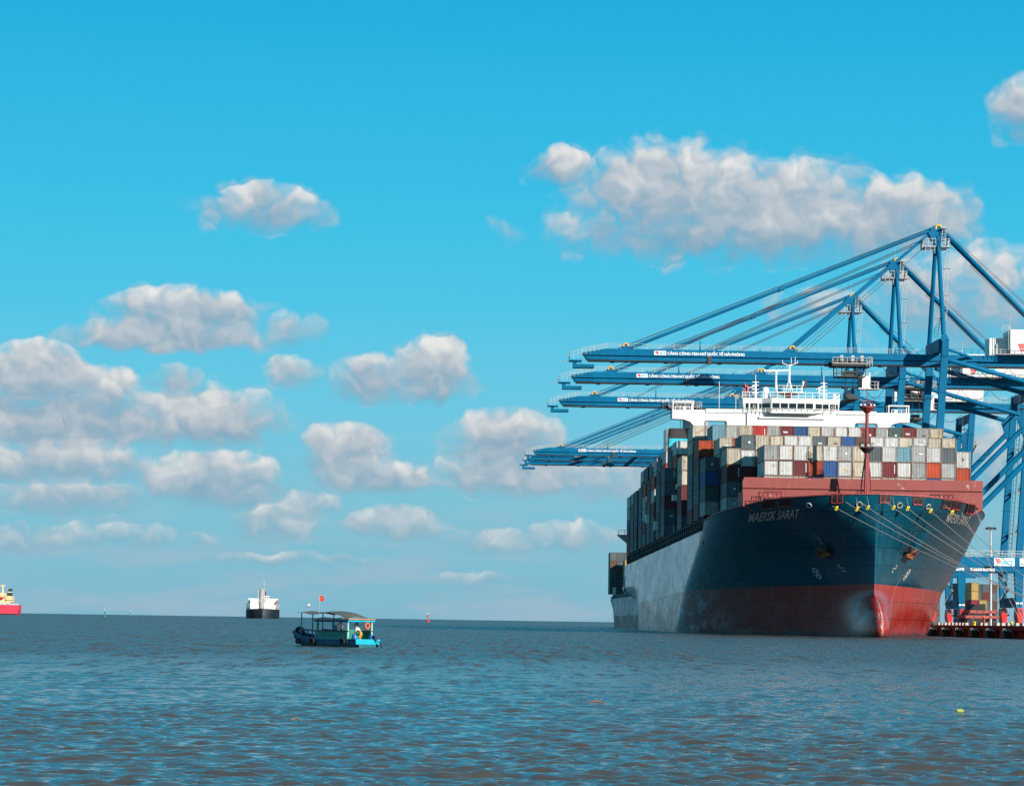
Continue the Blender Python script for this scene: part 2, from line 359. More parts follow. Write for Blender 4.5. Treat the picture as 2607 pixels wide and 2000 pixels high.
    cr = N.new('ShaderNodeMix'); cr.data_type = 'RGBA'; L.new(noise(0.02, 5, (0.5, 1, 1)), cr.inputs[0]); cr.inputs[6].default_value = (0.046, 0.040, 0.034, 1); cr.inputs[7].default_value = (0.062, 0.055, 0.047, 1)
    L.new(cr.outputs[2], p.inputs['Base Color']); rm = N.new('ShaderNodeMapRange'); L.new(att.outputs['Fac'], rm.inputs[0]); rm.inputs[3].default_value = 0.06; rm.inputs[4].default_value = 0.33; L.new(rm.outputs[0], p.inputs['Roughness']); p.inputs['IOR'].default_value = 1.33
    me.materials.append(m); return struct(o)
make_sea()

# ------------------------------------------------------------------ materials
paint('crane_blue', (0.0, 0.138, 0.285), 0.46, var=0.20, scale=0.15, streak=0.2, spec=0.10)
paint('rail_grey', (0.42, 0.42, 0.40), 0.5, var=0.1)
paint('steel_dark', (0.030, 0.032, 0.036), 0.55, var=0.3)
paint('rope_dark', (0.05, 0.05, 0.055), 0.7, var=0.1)
paint('white_paint', (0.78, 0.76, 0.71), 0.42, var=0.10, scale=0.6, streak=0.10)
paint('bridge_white', (0.80, 0.79, 0.76), 0.42, var=0.06, scale=0.4, streak=0.05)
paint('letter_white', (0.80, 0.80, 0.80), 0.5, var=0.05)
paint('letter_worn', (0.52, 0.50, 0.47), 0.6, var=0.35, scale=1.5)
paint('letter_cyan', (0.0, 0.42, 0.55), 0.5, var=0.0)
paint('letter_red', (0.62, 0.02, 0.03), 0.5, var=0.0)
paint('letter_black', (0.02, 0.02, 0.025), 0.5, var=0.0)
paint('yellow_paint', (0.75, 0.42, 0.03), 0.5, var=0.15)
paint('rat_yellow', (0.85, 0.62, 0.02), 0.45, var=0.1)
paint('bogie_red', (0.72, 0.012, 0.012), 0.4, var=0.15)
paint('deck_red', (0.40, 0.070, 0.060), 0.55, var=0.22, scale=0.5, streak=0.12, rust=0.0)
paint('mast_red', (0.26, 0.030, 0.028), 0.5, var=0.2)
paint('hold_dark', (0.020, 0.016, 0.018), 0.7, var=0.4)  # near-black; also stands for shade in openings and between stacks
paint('rubber', (0.012, 0.012, 0.013), 0.75, var=0.3)
paint('quay_concrete', (0.26, 0.22, 0.19), 0.85, var=0.35, scale=0.3, streak=0.3)
paint('quay_rust', (0.20, 0.055, 0.045), 0.8, var=0.4, scale=0.6, streak=0.35)
paint('fender_green', (0.10, 0.15, 0.13), 0.7, var=0.4, streak=0.4)
paint('galvanised', (0.45, 0.46, 0.47), 0.4, metal=0.3, var=0.15)
paint('funnel_cyan', (0.02, 0.52, 0.66), 0.45, var=0.08, streak=0.08)
paint('funnel_black', (0.02, 0.02, 0.022), 0.6, var=0.2)
paint('funnel_grey', (0.36, 0.38, 0.40), 0.35, metal=0.4, var=0.2)
paint('rope', (0.36, 0.31, 0.28), 0.8, var=0.2, scale=3)
paint('anchor_rust', (0.26, 0.075, 0.025), 0.75, var=0.4, scale=1.2)
paint('chain_gold', (0.62, 0.40, 0.20), 0.6, var=0.3)
gm_ = bpy.data.materials.new('window_glass'); _t, _p = nodes_of(gm_); _p.inputs['Base Color'].default_value = (0.012, 0.014, 0.016, 1); _p.inputs['Roughness'].default_value = 0.06; MATS['window_glass'] = gm_

def hull_material(name, base, scuff, scufffac, rough, dirt, mid0=560.0):
    """ship side paint: weld seams, run-off streaks, scuffs; grubbier amidships where fenders and barges rub"""
    base = tuple(0.84 * v for v in base)
    m = bpy.data.materials.new(name); t, p = nodes_of(m); N = t.nodes; L = t.links
    geo = N.new('ShaderNodeNewGeometry'); sp = N.new('ShaderNodeSeparateXYZ'); L.new(geo.outputs['Position'], sp.inputs[0])
    def noise(st, det, ro):
        mu = N.new('ShaderNodeVectorMath'); mu.operation = 'MULTIPLY'; L.new(geo.outputs['Position'], mu.inputs[0]); mu.inputs[1].default_value = st
        n = N.new('ShaderNodeTexNoise'); L.new(mu.outputs[0], n.inputs['Vector']); n.inputs['Scale'].default_value = 1.0; n.inputs['Detail'].default_value = det; n.inputs['Roughness'].default_value = ro
        return n.outputs['Fac']
    def mr(x, a, b, c, d):
        n = N.new('ShaderNodeMapRange'); L.new(x, n.inputs[0])
        for i, v in enumerate((a, b, c, d)): n.inputs[i + 1].default_value = v
        return n.outputs[0]
    def mt(op, a, b):
        n = N.new('ShaderNodeMath'); n.operation = op
        for i, v in enumerate((a, b)):
            if isinstance(v, (int, float)): n.inputs[i].default_value = v
            else: L.new(v, n.inputs[i])
        return n.outputs[0]
    def mix(f, a, b):
        n = N.new('ShaderNodeMix'); n.data_type = 'RGBA'; L.new(f, n.inputs[0])
        for i, v in ((6, a), (7, b)):
            if isinstance(v, tuple): n.inputs[i].default_value = v
            else: L.new(v, n.inputs[i])
        return n.outputs[2]
    amid = mr(sp.outputs[1], mid0 - 12, mid0 + 18, 0.0, 1.0)
    c = mix(mr(noise((0.08, 0.08, 0.16), 5, 0.6), 0.35, 0.7, 0, 1), (*base, 1), tuple(b * 0.72 for b in base) + (1,))
    streaks = mr(noise((0.9, 0.11, 0.045), 6, 0.7), 0.48, 0.62, 0.0, 1.0)
    c = mix(mt('MULTIPLY', streaks, mt('MULTIPLY_ADD', amid, 0.0) if False else mr(amid, 0, 1, 0.15, dirt)), c, tuple(b * 0.35 for b in base) + (1,))
    sc = mt('MULTIPLY', mr(noise((0.5, 0.06, 0.40), 8, 0.72), 0.50, 0.58, 0.0, 1.0), mr(noise((1.6, 0.16, 0.14), 5, 0.6), 0.42, 0.56, 0, 1.0))
    c = mix(mt('MULTIPLY', sc, mr(amid, 0, 1, 0.06, scufffac)), c, (*scuff, 1))
    # plate seams
    seam = None
    for ax, pitch in ((1, 11.6), (2, 2.9)):
        f = mt('FRACT', mt('DIVIDE', sp.outputs[ax], pitch), 0); s_ = mt('LESS_THAN', f, (0.08 if ax == 1 else 0.14) / pitch)
        seam = s_ if seam is None else mt('MAXIMUM', seam, s_)
    c = mix(mt('MULTIPLY', seam, 0.7), c, tuple(b * 0.3 for b in base) + (1,))
    wet = mt('ADD', sp.outputs[2], mr(noise((0.6, 0.2, 0.3), 4, 0.6), 0.3, 0.7, -0.35, 0.35))      # slimy wet band along the waterline
    c = mix(mr(wet, 0.25, 0.9, 0.8, 0.0), c, (0.012, 0.013, 0.010, 1))
    L.new(c, p.inputs['Base Color']); p.inputs['Specular IOR Level'].default_value = 0.35
    L.new(mr(noise((0.3, 0.1, 0.3), 4, 0.6), 0.3, 0.7, rough * 0.8, rough * 1.35), p.inputs['Roughness']); p.inputs['IOR'].default_value = 1.5
    MATS[name] = m
hull_material('hull_blue', (0.001, 0.072, 0.120), (0.22, 0.26, 0.28), 0.5, 0.20, 0.9)
hull_material('hull_red', (0.40, 0.028, 0.018), (0.42, 0.42, 0.44), 0.95, 0.24, 0.9)
hull_material('hull_pale', (0.20, 0.27, 0.30), (0.35, 0.35, 0.35), 0.3, 0.35, 0.7, 0.0)
hull_material('hull_dark', (0.03, 0.03, 0.04), (0.2, 0.2, 0.2), 0.3, 0.4, 0.7, 0.0)

CONT = {'white': ((0.70, 0.70, 0.68), 0.55), 'cream': ((0.68, 0.61, 0.48), 0.95), 'grey': ((0.45, 0.46, 0.45), 0.5), 'slate': ((0.12, 0.155, 0.175), 0.45),
        'blue': ((0.015, 0.10, 0.30), 0.3), 'maroon': ((0.20, 0.022, 0.026), 0.35), 'red': ((0.55, 0.03, 0.025), 0.3), 'orange': ((0.58, 0.075, 0.018), 0.45),
        'lightblue': ((0.20, 0.42, 0.52), 0.4), 'brown': ((0.17, 0.095, 0.06), 0.6), 'green': ((0.07, 0.13, 0.13), 0.4), 'yellow': ((0.60, 0.40, 0.12), 0.3), 'crimson': ((0.42, 0.02, 0.06), 0.2)}
for k, (c, ru) in CONT.items():
    c = tuple(x * 0.88 for x in c); paint('container_' + k, c, 0.55, var=0.16, scale=0.55, streak=0.22, rust=ru * 0.62, rand=0.22, obj=True)
    paint('frame_' + k, tuple(x * 0.75 for x in c), 0.6, var=0.3, scale=0.9, streak=0.2, rust=min(1.8, ru * 2.4), rand=0.25, obj=True)

# ------------------------------------------------------------------ the container ship at the quay
XC, HB, TRIM = 69.3, 24.1, 0.0088               # centre line, half beam, drop of the sheer per metre aft (she trims by the stern)
def tz(z, y): return z + TRIM * (538 - y)
DECK = 18.3
ZL = [-6, 0, 8.2, 13.5, 18.3, 22.8]
def stem(z): return float(np.interp(z, [-6, 8, 13, 23], [492, 491, 490.6, 489.2]))
def half(y, z):
    """half breadth of the hull at station y and height z (ship frame)"""
    ys = stem(z); le = float(np.interp(z, [0, 8.2, 13.5, 22], [106, 86, 66, 47])); n = float(np.interp(z, [0, 8.2, 13.5, 18, 22], [1.5, 1.6, 1.8, 2.25, 2.8])); m = float(np.interp(z, [0, 8.2, 13.5, 18, 22], [1.0, 1.0, 1.06, 1.4, 2.0]))
    t = min(1.0, max(0.0, (y - ys) / le)); w = HB * (1 - (1 - t) ** n) ** (1 / m)
    bz = (z - 0.6) / 6.1; by = (y - 497.0) / 14.2
    q = 1 - bz * bz - (by * by if by < 0 else 0)
    if q > 0 and y < 530: w = (w ** 3 + (2.7 * math.sqrt(q)) ** 3) ** (1 / 3)
    if y > 712:
        k = float(np.interp(z, [-6, 0, 8, 12], [0.95, 0.72, 0.28, 0.0])); w *= 1 - k * ((y - 712) / 72) ** 1.8
    return w
def nose(z):
    bz = (z - 0.6) / 6.1
    return min(stem(z), 497.0 - 14.2 * math.sqrt(1 - bz * bz)) if abs(bz) < 1 else stem(z)
def bulwark(y): return float(np.interp(y, [489, 497, 506, 536, 537, 774, 774.5, 790], [22.7, 22.1, 21.35, 19.85, DECK, DECK, 13.2, 13.0]))
STERN = 783.0
def hull_side(z0f, z1f, nz, side):
    """one side of the hull between two height curves"""
    us = np.concatenate([np.linspace(0, 1, 34) ** 1.9 * 0.20, np.linspace(0.2, 0.985, 46)[1:], np.linspace(0.985, 1, 4)[1:]])
    rows = []
    for k in range(nz + 1):
        row = []
        for u in us:
            y = 488.5 + u * (STERN - 488.5); z = z0f(y) + (z1f(y) - z0f(y)) * k / nz
            ys = nose(z); yy = ys + u * (STERN - ys); z = z0f(yy) + (z1f(yy) - z0f(yy)) * k / nz
            row.append((XC + side * half(yy, z), yy, tz(z, yy)))
        rows.append(row if side > 0 else row[::-1])
    return rows
ship = empty('container_ship', (XC, 640, 0))
tag(ship, 'huge dark blue container ship with red waterline band berthed bow towards the viewer', 'container ship')
def keep(o, par=ship):
    """parent without moving: the parts are modelled in world coordinates"""
    o.parent = par; o.matrix_parent_inverse = par.matrix_world.inverted() if False else Matrix.Translation(-Vector(_loc(par))); return o
def _loc(p): return p.location if p.parent is None else (0, 0, 0)
BOOT = 8.2
mb = MB(); mr_ = MB()
for side in (-1, 1):
    mb.grid(hull_side(lambda y: BOOT, bulwark, 14, side)); mr_.grid(hull_side(lambda y: -4.0, lambda y: BOOT, 14, side))
for m_, za, zb in ((mb, BOOT, 13.0), (mr_, -4.0, BOOT)):     # transom
    zs = np.linspace(za, zb, 5)
    m_.grid([[(XC + s * half(STERN, z), STERN, tz(z, STERN)) for s in (1, -1)] for z in zs])
hull = keep(mb.build('hull', 'hull_blue', smooth=True)); boot = keep(mr_.build('boot_topping', 'hull_red', smooth=True, label='red antifouling band of the hull with white scuffs'))
# decks
dk = MB()
ys = list(np.linspace(490.5, 537, 24))
dk.grid([[(XC - half(y, 18.9) * 0.97, y, tz(19.0, y)) for y in ys], [(XC + half(y, 18.9) * 0.97, y, tz(19.0, y)) for y in ys]])
dk.box(XC - 23.8, XC + 23.8, 556, 774, DECK - 2.6, DECK - 2.2); dk.box(XC - 24, XC + 24, 774, STERN, 10.5, 10.7)
keep(dk.build('deck', 'deck_red'))
keep(MB().box(XC - 20.5, XC + 20.5, 540, 774, 15.0, 20.6 - 1.6).build('coaming_light_block', 'hold_dark'))  # hatch coaming as one dark box, shaped to block light under the stacks
# bulwark stiffener rim
ys = np.concatenate([489.25 + np.linspace(0, 1, 22) ** 2 * 30, np.linspace(521, 536, 8)])
for s in (-1, 1):
    rim = MB(); pts = [(XC + s * max(0.02, half(y, bulwark(y)) - 0.05), y, tz(bulwark(y) + 0.03, y)) for y in ys]
    for a, b in zip(pts[:-1], pts[1:]): rim.bar(a, b, 0.35, 0.16)
    keep(rim.build('bulwark_rail', 'deck_red'))
# pillars and lashing posts under the outboard stacks, with the side rail
for s in (-1, 1):
    pl = MB()
    for i, y in enumerate(np.arange(541, 772, 4.9)):
        pl.bar((XC + s * 23.6, y, tz(DECK - 2.3, y)), (XC + s * 23.6, y, tz(20.9, y)), 0.42, 0.5)
    for z in (DECK + 1.0, DECK + 2.1): pl.bar((XC + s * 23.95, 538, tz(z, 538)), (XC + s * 23.95, 773, tz(z, 773)), 0.06, 0.06)
    keep(pl.build('pillar_row', 'steel_dark'))
for y in (541, 555.5, 570, 595, 643, 658, 675, 690, 705, 719, 736, 751):
    keep(MB().box(XC - 23.4, XC + 23.4, y + 8.2, y + 8.7, tz(17.0, y), tz(20.8, y)).build('hatch_beam', 'hold_dark'))
# breakwater: tall red plate across the fore deck with stiffening fold
BW = 505.5
bw = MB().prism([(XC - 20.1, 21.5), (XC - 17.5, 20.0), (XC - 14, 19.2), (XC + 14, 19.2), (XC + 17.5, 20.0), (XC + 20.15, 21.5), (XC + 20.25, 26.35), (XC - 19.9, 26.35), (XC - 20.2, 25.6)], BW, BW + 0.25)
bw.box(XC - 20.1, XC + 20.2, BW - 0.32, BW, 24.55, 24.62)
for x in np.linspace(-20, 20, 15): bw.box(XC + x - 0.12, XC + x + 0.12, BW + 0.25, BW + 1.6, 22, 26.1)
bw.box(XC - 20.2, XC - 19.95, BW + 0.25, BW + 8, 21.7, 24.0); bw.box(XC + 19.95, XC + 20.2, BW + 0.25, BW + 8, 21.7, 24.0)
m = paint('breakwater_red', (0.27, 0.045, 0.038), 0.6, var=0.12, scale=0.35, streak=0.10, rust=0.16, rustcol=(0.55, 0.42, 0.38, 1))
keep(bw.build('breakwater', 'breakwater_red', label='tall red breakwater wall with pale paint chips'))
# stowage platforms under the forward stacks
for y, hw in ((509, 16.3), (523.5, 20.4)): keep(MB().box(XC - hw, XC + hw, y, y + 13, tz(20.2, y), tz(21.0, y)).build('stowage_platform', 'hold_dark'))

# fore mast: red tripod mast with two platforms
MX, MY = XC - 0.2, 499.5
mt_ = MB().tube((MX, MY, 19.5), (MX, MY, 31.2), 0.46, 0.40, 14).tube((MX, MY, 31.2), (MX, MY, 37.6), 0.33, 0.27, 14).tube((MX, MY, 38.4), (MX, MY, 41.2), 0.10, 0.07, 8)
fm = keep(mt_.build('fore_mast', 'mast_red', smooth=False))
for dx, dy in ((-1.45, 0.9), (1.45, 0.9), (-0.6, -1.5)):
    keep(MB().tube((MX + dx, MY + dy, 19.3), (MX + dx * 0.15, MY + dy * 0.15, 30.2), 0.13, 0.11, 8).build('mast_brace', 'mast_red'))
keep(MB().bar((MX - 1.05, MY + 0.7, 24.2), (MX + 1.05, MY + 0.7, 24.2), 0.12, 0.16).build('cross_brace', 'mast_red'))
pf = MB().lathe([(0.45, -0.85), (1.25, -0.05), (1.25, 0.1), (0.3, 0.1)], (MX, MY, 31.2), 14).rail([(MX + 1.2 * math.cos(t), MY + 1.2 * math.sin(t), 31.3) for t in np.linspace(0, 2 * math.pi, 9)], 0.7, 3, 0.03)
keep(pf.build('mast_platform', 'hold_dark'))
pf = MB().lathe([(0.28, -1.1), (1.35, -0.1), (1.35, 0.12), (0.2, 0.12)], (MX, MY, 38.0), 14).rail([(MX + 1.32 * math.cos(t), MY + 1.32 * math.sin(t), 38.1) for t in np.linspace(0, 2 * math.pi, 9)], 0.95, 3, 0.035)
keep(pf.build('mast_platform', 'mast_red'))
for x in (-1.15, -0.5, 0.5, 1.05): keep(MB().box(MX + x - 0.14, MX + x + 0.14, MY - 1.35, MY - 1.1, 38.15, 38.4).build('deck_light', 'white_paint'))
for x in (-0.9, 0.1, 0.95): keep(MB().box(MX + x - 0.2, MX + x + 0.2, MY - 1.4, MY - 1.1, 31.4, 31.75).build('deck_light', 'galvanised'))
bl = MB().bar((MX - 1.1, MY, 34.4), (MX, MY, 34.4), 0.4, 0.25).bar((MX - 1.0, MY, 34.3), (MX - 0.2, MY, 33.4), 0.18, 0.18).rail([(MX - 1.2, MY - 0.3, 34.5), (MX - 0.5, MY - 0.3, 34.5)], 1.2, 0.35, 0.03)
keep(bl.build('mast_bracket', 'mast_red'))

# fore deck gear: winches, fairleads, rails, anchor chains
for x, y in ((-12.0, 503.4), (-8.4, 503.0), (11.0, 503.4)):
    w_ = MB().tube((XC + x - 1.5, y, 20.9), (XC + x + 1.5, y, 20.9), 0.85, n=14).tube((XC + x - 1.6, y, 20.9), (XC + x - 1.4, y, 20.9), 1.15, n=14).tube((XC + x + 1.4, y, 20.9), (XC + x + 1.6, y, 20.9), 1.15, n=14).box(XC + x - 2.1, XC + x - 1.7, y - 0.7, y + 0.7, 20.2, 21.9)
    keep(w_.build('mooring_winch', 'mast_red'))
for x, s in ((-5.6, -1), (5.2, 1)):
    an = MB().lathe([(1.9, -0.5), (1.9, 0.5)], (XC + x, 502.5, 21.9), 20, 'y').lathe([(2.15, -0.75), (2.15, -0.5), (0.4, -0.5)], (XC + x, 502.5, 21.9), 20, 'y')
    keep(an.build('anchor_windlass', 'mast_red'))
    ch = MB()
    for i in range(11):
        px = XC + x + s * (1.6 + i * 0.62); ch.ring((px, 501.0, 22.45 - i * 0.08), 0.30, 0.11, 'y' if i % 2 else 'z', n=8, m=5)
    keep(ch.build('anchor_chain', 'chain_gold'))
for x in (-15.0, 13.8):
    rl = MB().rail([(XC + x - 1.9, 503.2, 21.9), (XC + x + 1.9, 503.2, 21.9)], 2.3, 0.75, 0.045).rail([(XC + x - 1.9, 504.8, 21.9), (XC + x + 1.9, 504.8, 21.9)], 2.3, 0.75, 0.045)
    rl.box(XC + x - 2.0, XC + x + 2.0, 503.1, 504.9, 21.8, 21.9).bar((XC + x - 1.8, 504, 19.5), (XC + x - 1.8, 504, 21.8), 0.2, 0.2).bar((XC + x + 1.8, 504, 19.5), (XC + x + 1.8, 504, 21.8), 0.2, 0.2)
    keep(rl.build('work_platform', 'mast_red'))
for x in (-0.5, 7.3): keep(MB().rail([(XC + x - 1.2, 500, 22.2), (XC + x + 1.2, 500, 22.2)], 1.9, 0.8, 0.05).build('guard_rail', 'mast_red'))
keep(MB().rail([(XC - 19.5, 505.2, 21.5), (XC - 17.2, 505.2, 21.5)], 1.0, 0.7, 0.04).build('guard_rail', 'mast_red'))
# bulwark openings, their shade a dark sheet: framed roller fairleads standing proud of the plating
def on_hull(y, z, s, out=0.0):
    w = half(y, z); e = 0.05
    ny = -(half(y + e, z) - half(y - e, z)) / (2 * e); nz = -(half(y, z + e) - half(y, z - e)) / (2 * e)
    n = Vector((s, ny, nz)).normalized()
    return Vector((XC + s * w, y, tz(z, y))) + n * out
def hull_y_at(x_off, z):
    lo, hi = stem(z) + 1e-4, 560.0
    for _ in range(50):
        mid = (lo + hi) / 2
        if half(mid, z) < x_off: lo = mid
        else: hi = mid
    return (lo + hi) / 2
def hull_patch(x0, x1, z0, z1, s, out, nx=6, nz=4):
    """a patch following the bow plating between two offsets from the centre line"""
    rows = []
    for k in range(nz + 1):
        z = z0 + (z1 - z0) * k / nz
        rows.append([tuple(on_hull(hull_y_at(x0 + (x1 - x0) * i / nx, z), z, s, out)) for i in range(nx + 1)])
    return rows
for x, s in ((0.6, 1), (6.2, 1), (11.6, 1), (13.6, 1), (16.6, 1), (5.4, -1), (13.2, -1), (15.6, -1)):
    zt = bulwark(hull_y_at(x + 0.8, 22.0)) + 0.05
    fr = MB(); a = hull_patch(x, x + 1.6, zt - 1.35, zt - 0.05, s, 0.05)
    fr.grid(a if s > 0 else [r[::-1] for r in a])
    k = keep(fr.build('fairlead', 'hold_dark'))
    ed = MB()
    for (xa, za, xb, zb) in ((x, zt - 1.35, x + 1.6, zt - 1.35), (x, zt + 0.05, x + 1.6, zt + 0.05), (x, zt - 1.35, x, zt + 0.05), (x + 1.6, zt - 1.35, x + 1.6, zt + 0.05), (x + 0.8, zt - 1.35, x + 0.8, zt + 0.05)):
        ed.bar(on_hull(hull_y_at(xa, za), za, s, 0.08), on_hull(hull_y_at(xb, zb), zb, s, 0.08), 0.14, 0.2)
    o = ed.build('frame', 'mast_red'); o.parent = k
for x, s in ((2.7, -1), (3.9, 1), (8.9, 1), (10.4, -1)):
    z = 21.0; c = on_hull(hull_y_at(x, z), z, s, 0.1); n = on_hull(hull_y_at(x, z), z, s, 1.0) - c
    r_ = MB().ring((0, 0, 0), 0.44, 0.11, 'z', n=16, m=6); r_.xf(Matrix.Translation(c) @ n.to_track_quat('Z', 'Y').to_matrix().to_4x4()); keep(r_.build('hawse_ring', 'galvanised'))
    r_ = MB().lathe([(0.36, -0.02), (0.36, 0.0)], n=14); r_.xf(Matrix.Translation(c) @ n.to_track_quat('Z', 'Y').to_matrix().to_4x4()); keep(r_.build('hawse_hole_shade', 'hold_dark'))  # dark disc: the shade inside the ring is put into its colour
# ship's name on both bows
for s, x0, x1, z0, z1 in ((-1, 18.7, 11.7, 18.75, 20.15), (1, 13.0, 18.2, 18.9, 20.3)):
    vs, fs = text_mesh('MAERSK SARAT', 1.0, 0.015); wmax = vs[:, 0].max()
    pts = []
    for u, v in vs:
        z = z0 + v * (z1 - z0) + (0.35 * u / wmax if s < 0 else -0.15 * u / wmax); off = x0 + (x1 - x0) * u / wmax
        y = hull_y_at(off, z) if off < half(536, z) - 0.05 else 536
        pts.append(tuple(on_hull(y, z, s, 0.06)))
    keep(MB().add(pts, fs).build('name_lettering', 'letter_worn', label='ship name MAERSK SARAT in pale capitals'))
# anchors in their bolsters
for s in (-1, 1):
    a, b = on_hull(hull_y_at(10.2, 17.4), 17.4, s, -0.3), on_hull(hull_y_at(7.4, 14.4), 14.4, s, -0.2)
    n = (on_hull(hull_y_at(8.6, 15.8), 15.8, s, 1.0) - on_hull(hull_y_at(8.6, 15.8), 15.8, s, 0)).normalized(); d = (b - a).normalized(); side = d.cross(n).normalized()
    if side.z < 0: side = -side
    bo = MB(); P = [a - side * 1.3 - n * 0.3, a + side * 1.5 - n * 0.3, b + side * 1.2 - n * 0.3, b - side * 1.0 - n * 0.3]; Q = [a - side * 0.7 + n * 0.5, a + side * 0.9 + n * 0.5, b + side * 0.8 + n * 0.8, b - side * 0.6 + n * 1.3]
    bo.add(P + Q, [(3, 2, 1, 0), (4, 5, 6, 7), (0, 1, 5, 4), (1, 2, 6, 5), (2, 3, 7, 6), (3, 0, 4, 7)])
    keep(bo.build('anchor_bolster', 'hull_blue'))
    rc = MB(); c = b + d * 0.3 + n * 0.5; rc.bar(c - side * 1.6, c + side * 1.6, 1.2, 1.0); keep(rc.build('anchor_pocket_shade', 'hold_dark'))  # dark block carries the shade of the anchor recess in its colour
    ak = MB(); c = b + d * 0.9 + n * 0.9
    ak.tube(c - d * 1.5, c + d * 0.5, 0.28, n=8); ak.bar(c - side * 1.25 + d * 0.4, c + side * 1.25 + d * 0.4, 0.6, 0.6)
    for q in (-1, 1): ak.bar(c + side * (1.15 * q) + d * 0.4, c + side * (0.9 * q) - d * 1.2 + n * 0.4, 0.55, 0.4, 0.15, 0.15)
    keep(ak.build('anchor', 'anchor_rust'))
# hull marks: thruster symbol, bulb symbol, draught figures
for s in (-1, 1):
    yy = 506.0; z = 10.2; c = on_hull(yy, z, s, 0.07)
    def pl(u, v, yy=yy, z=z, s=s): return tuple(on_hull(yy + u, z + v, s, 0.07))
    mk = MB(); n_ = 28
    vs = [pl(0.95 * math.cos(t) * (1 if k else 0.78), 0.95 * math.sin(t) * (1 if k else 0.78)) for k in (0, 1) for t in np.linspace(0, 2 * math.pi, n_, endpoint=False)]
    mk.add(vs, [(i, (i + 1) % n_, n_ + (i + 1) % n_, n_ + i) for i in range(n_)])
    for t in (math.pi / 4, 3 * math.pi / 4):
        ca, sa = math.cos(t), math.sin(t); mk.add([pl(r * ca - w * sa, r * sa + w * ca) for r, w in ((-0.85, -0.16), (0.85, -0.16), (0.85, 0.16), (-0.85, 0.16))], [(0, 1, 2, 3)])
    keep(mk.build('thruster_mark', 'letter_worn'))
    yb = 498.6; bm = MB(); pts = [(0, 0.75), (0.7, 0.75), (0.7, 0.3), (-0.6, 0.3), (-0.6, -0.3), (0.15, -0.3)]
    for (a, b), (c_, d_) in zip(pts[:-1], pts[1:]):
        L_ = math.hypot(c_ - a, d_ - b); ux, uy = (c_ - a) / L_, (d_ - b) / L_; w = 0.06
        bm.add([tuple(on_hull(yb + p_, 10.7 + q_, s, 0.07)) for p_, q_ in ((a - uy * w, b + ux * w), (a + uy * w, b - ux * w), (c_ + uy * w, d_ - ux * w), (c_ - uy * w, d_ + ux * w))], [(0, 1, 2, 3)])
    keep(bm.build('bulb_mark', 'letter_worn'))
    if s < 0: continue
    dm = MB()
    for k, z in enumerate(np.arange(1.2, 10.2, 0.4)):
        y0 = 501.0 + (z - 1) * 0.32
        dm.add([tuple(on_hull(y0 + p_, z + q_, s, 0.06)) for p_, q_ in ((0, 0), (0.18, 0), (0.18, 0.11), (0, 0.11))], [(0, 1, 2, 3)])
    keep(dm.build('draught_mark', 'letter_white'))['kind'] = 'stuff'
# scuffed paint on the bulb nose
sf = MB(); g_ = np.random.default_rng(3)
for k in range(110):
    z = g_.uniform(-0.2, 5.6); s = 1 if g_.random() < 0.8 else -1; h = g_.uniform(0.25, 1.1); w = g_.uniform(0.015, 0.05); u = abs(g_.normal(0, 0.32)) + 0.02
    zs = np.linspace(z, min(6.0, z + h), 4); L_, R__ = [], []
    for zz in zs:
        for lst, uu in ((L_, u), (R__, u + w)):
            yy = nose(zz) + uu * uu * 0.5 + 0.004; lst.append((XC + s * (half(yy, zz) + 0.025), yy - 0.02, tz(zz, yy)))
    sf.grid([L_, R__] if s > 0 else [R__, L_])
keep(sf.build('paint_scuff', 'letter_worn'))['kind'] = 'stuff'

# ---------------- bridge
BY = 613.0
br = MB()
def fl(s, pl_): return [(XC + s * a, b) for a, b in (pl_ if s > 0 else pl_[::-1])]
for s in (-1, 1):                                # wing: top beam, swept outer leg, open bay next to the house
    br.prism(fl(s, [(24.2, 43.2), (24.2, 45.1), (9.0, 45.1), (9.0, 42.95), (17.4, 42.95), (17.75, 42.6), (17.75, 38.4), (18.7, 38.4), (19.0, 40.2), (19.6, 41.6), (20.6, 42.7), (22.0, 43.15)]), BY, BY + 3.6)
    br.prism(fl(s, [(8.9, 38.4), (13.0, 38.4), (13.0, 42.6), (13.3, 42.97), (8.9, 42.97)]), BY + 0.01, BY + 3.5)
br.box(XC - 12.4, XC + 12.4, BY + 0.4, BY + 13, 20, 44.6)
br.box(XC - 9.0, XC + 9.0, BY - 0.35, BY + 0.4, 38.5, 44.7); br.box(XC - 6.6, XC + 6.8, BY - 0.8, BY - 0.2, 43.55, 43.9)
keep(br.build('bridge_house', 'bridge_white', label='white accommodation block with sweeping bridge wings'))
for s in (-1, 1):
    rl = MB()
    for yy in (BY + 0.3, BY + 3.3):
        for a_ in (24.05, 20.0): rl.bar((XC + s * a_, yy, 45.1), (XC + s * a_, yy, 46.55), 0.2, 0.26)
    rl.box(min(XC + s * 24.2, XC + s * 19.85), max(XC + s * 24.2, XC + s * 19.85), BY + 0.15, BY + 3.5, 46.5, 46.7)
    keep(rl.build('wing_shelter', 'bridge_white'))
    keep(MB().rail([(XC + s * 20.6, BY + 0.6, 45.1), (XC + s * 23.6, BY + 0.6, 45.1)], 0.7, 1.0, 0.04).box(XC + s * 21.6 - 0.3, XC + s * 21.6 + 0.3, BY + 1.2, BY + 1.8, 45.1, 45.8).build('wing_console', 'bridge_white'))
    keep(MB().box(XC + s * 13.2 - 4.2, XC + s * 13.2 + 4.2, BY - 0.25, BY - 0.004, 44.6, 45.35).build('wing_bulwark', 'bridge_white'))
wh = MB().prism([(XC - 9.6, 44.7), (XC + 9.6, 44.7), (XC + 9.9, 47.5), (XC - 9.9, 47.5)], BY - 0.4, BY + 9)
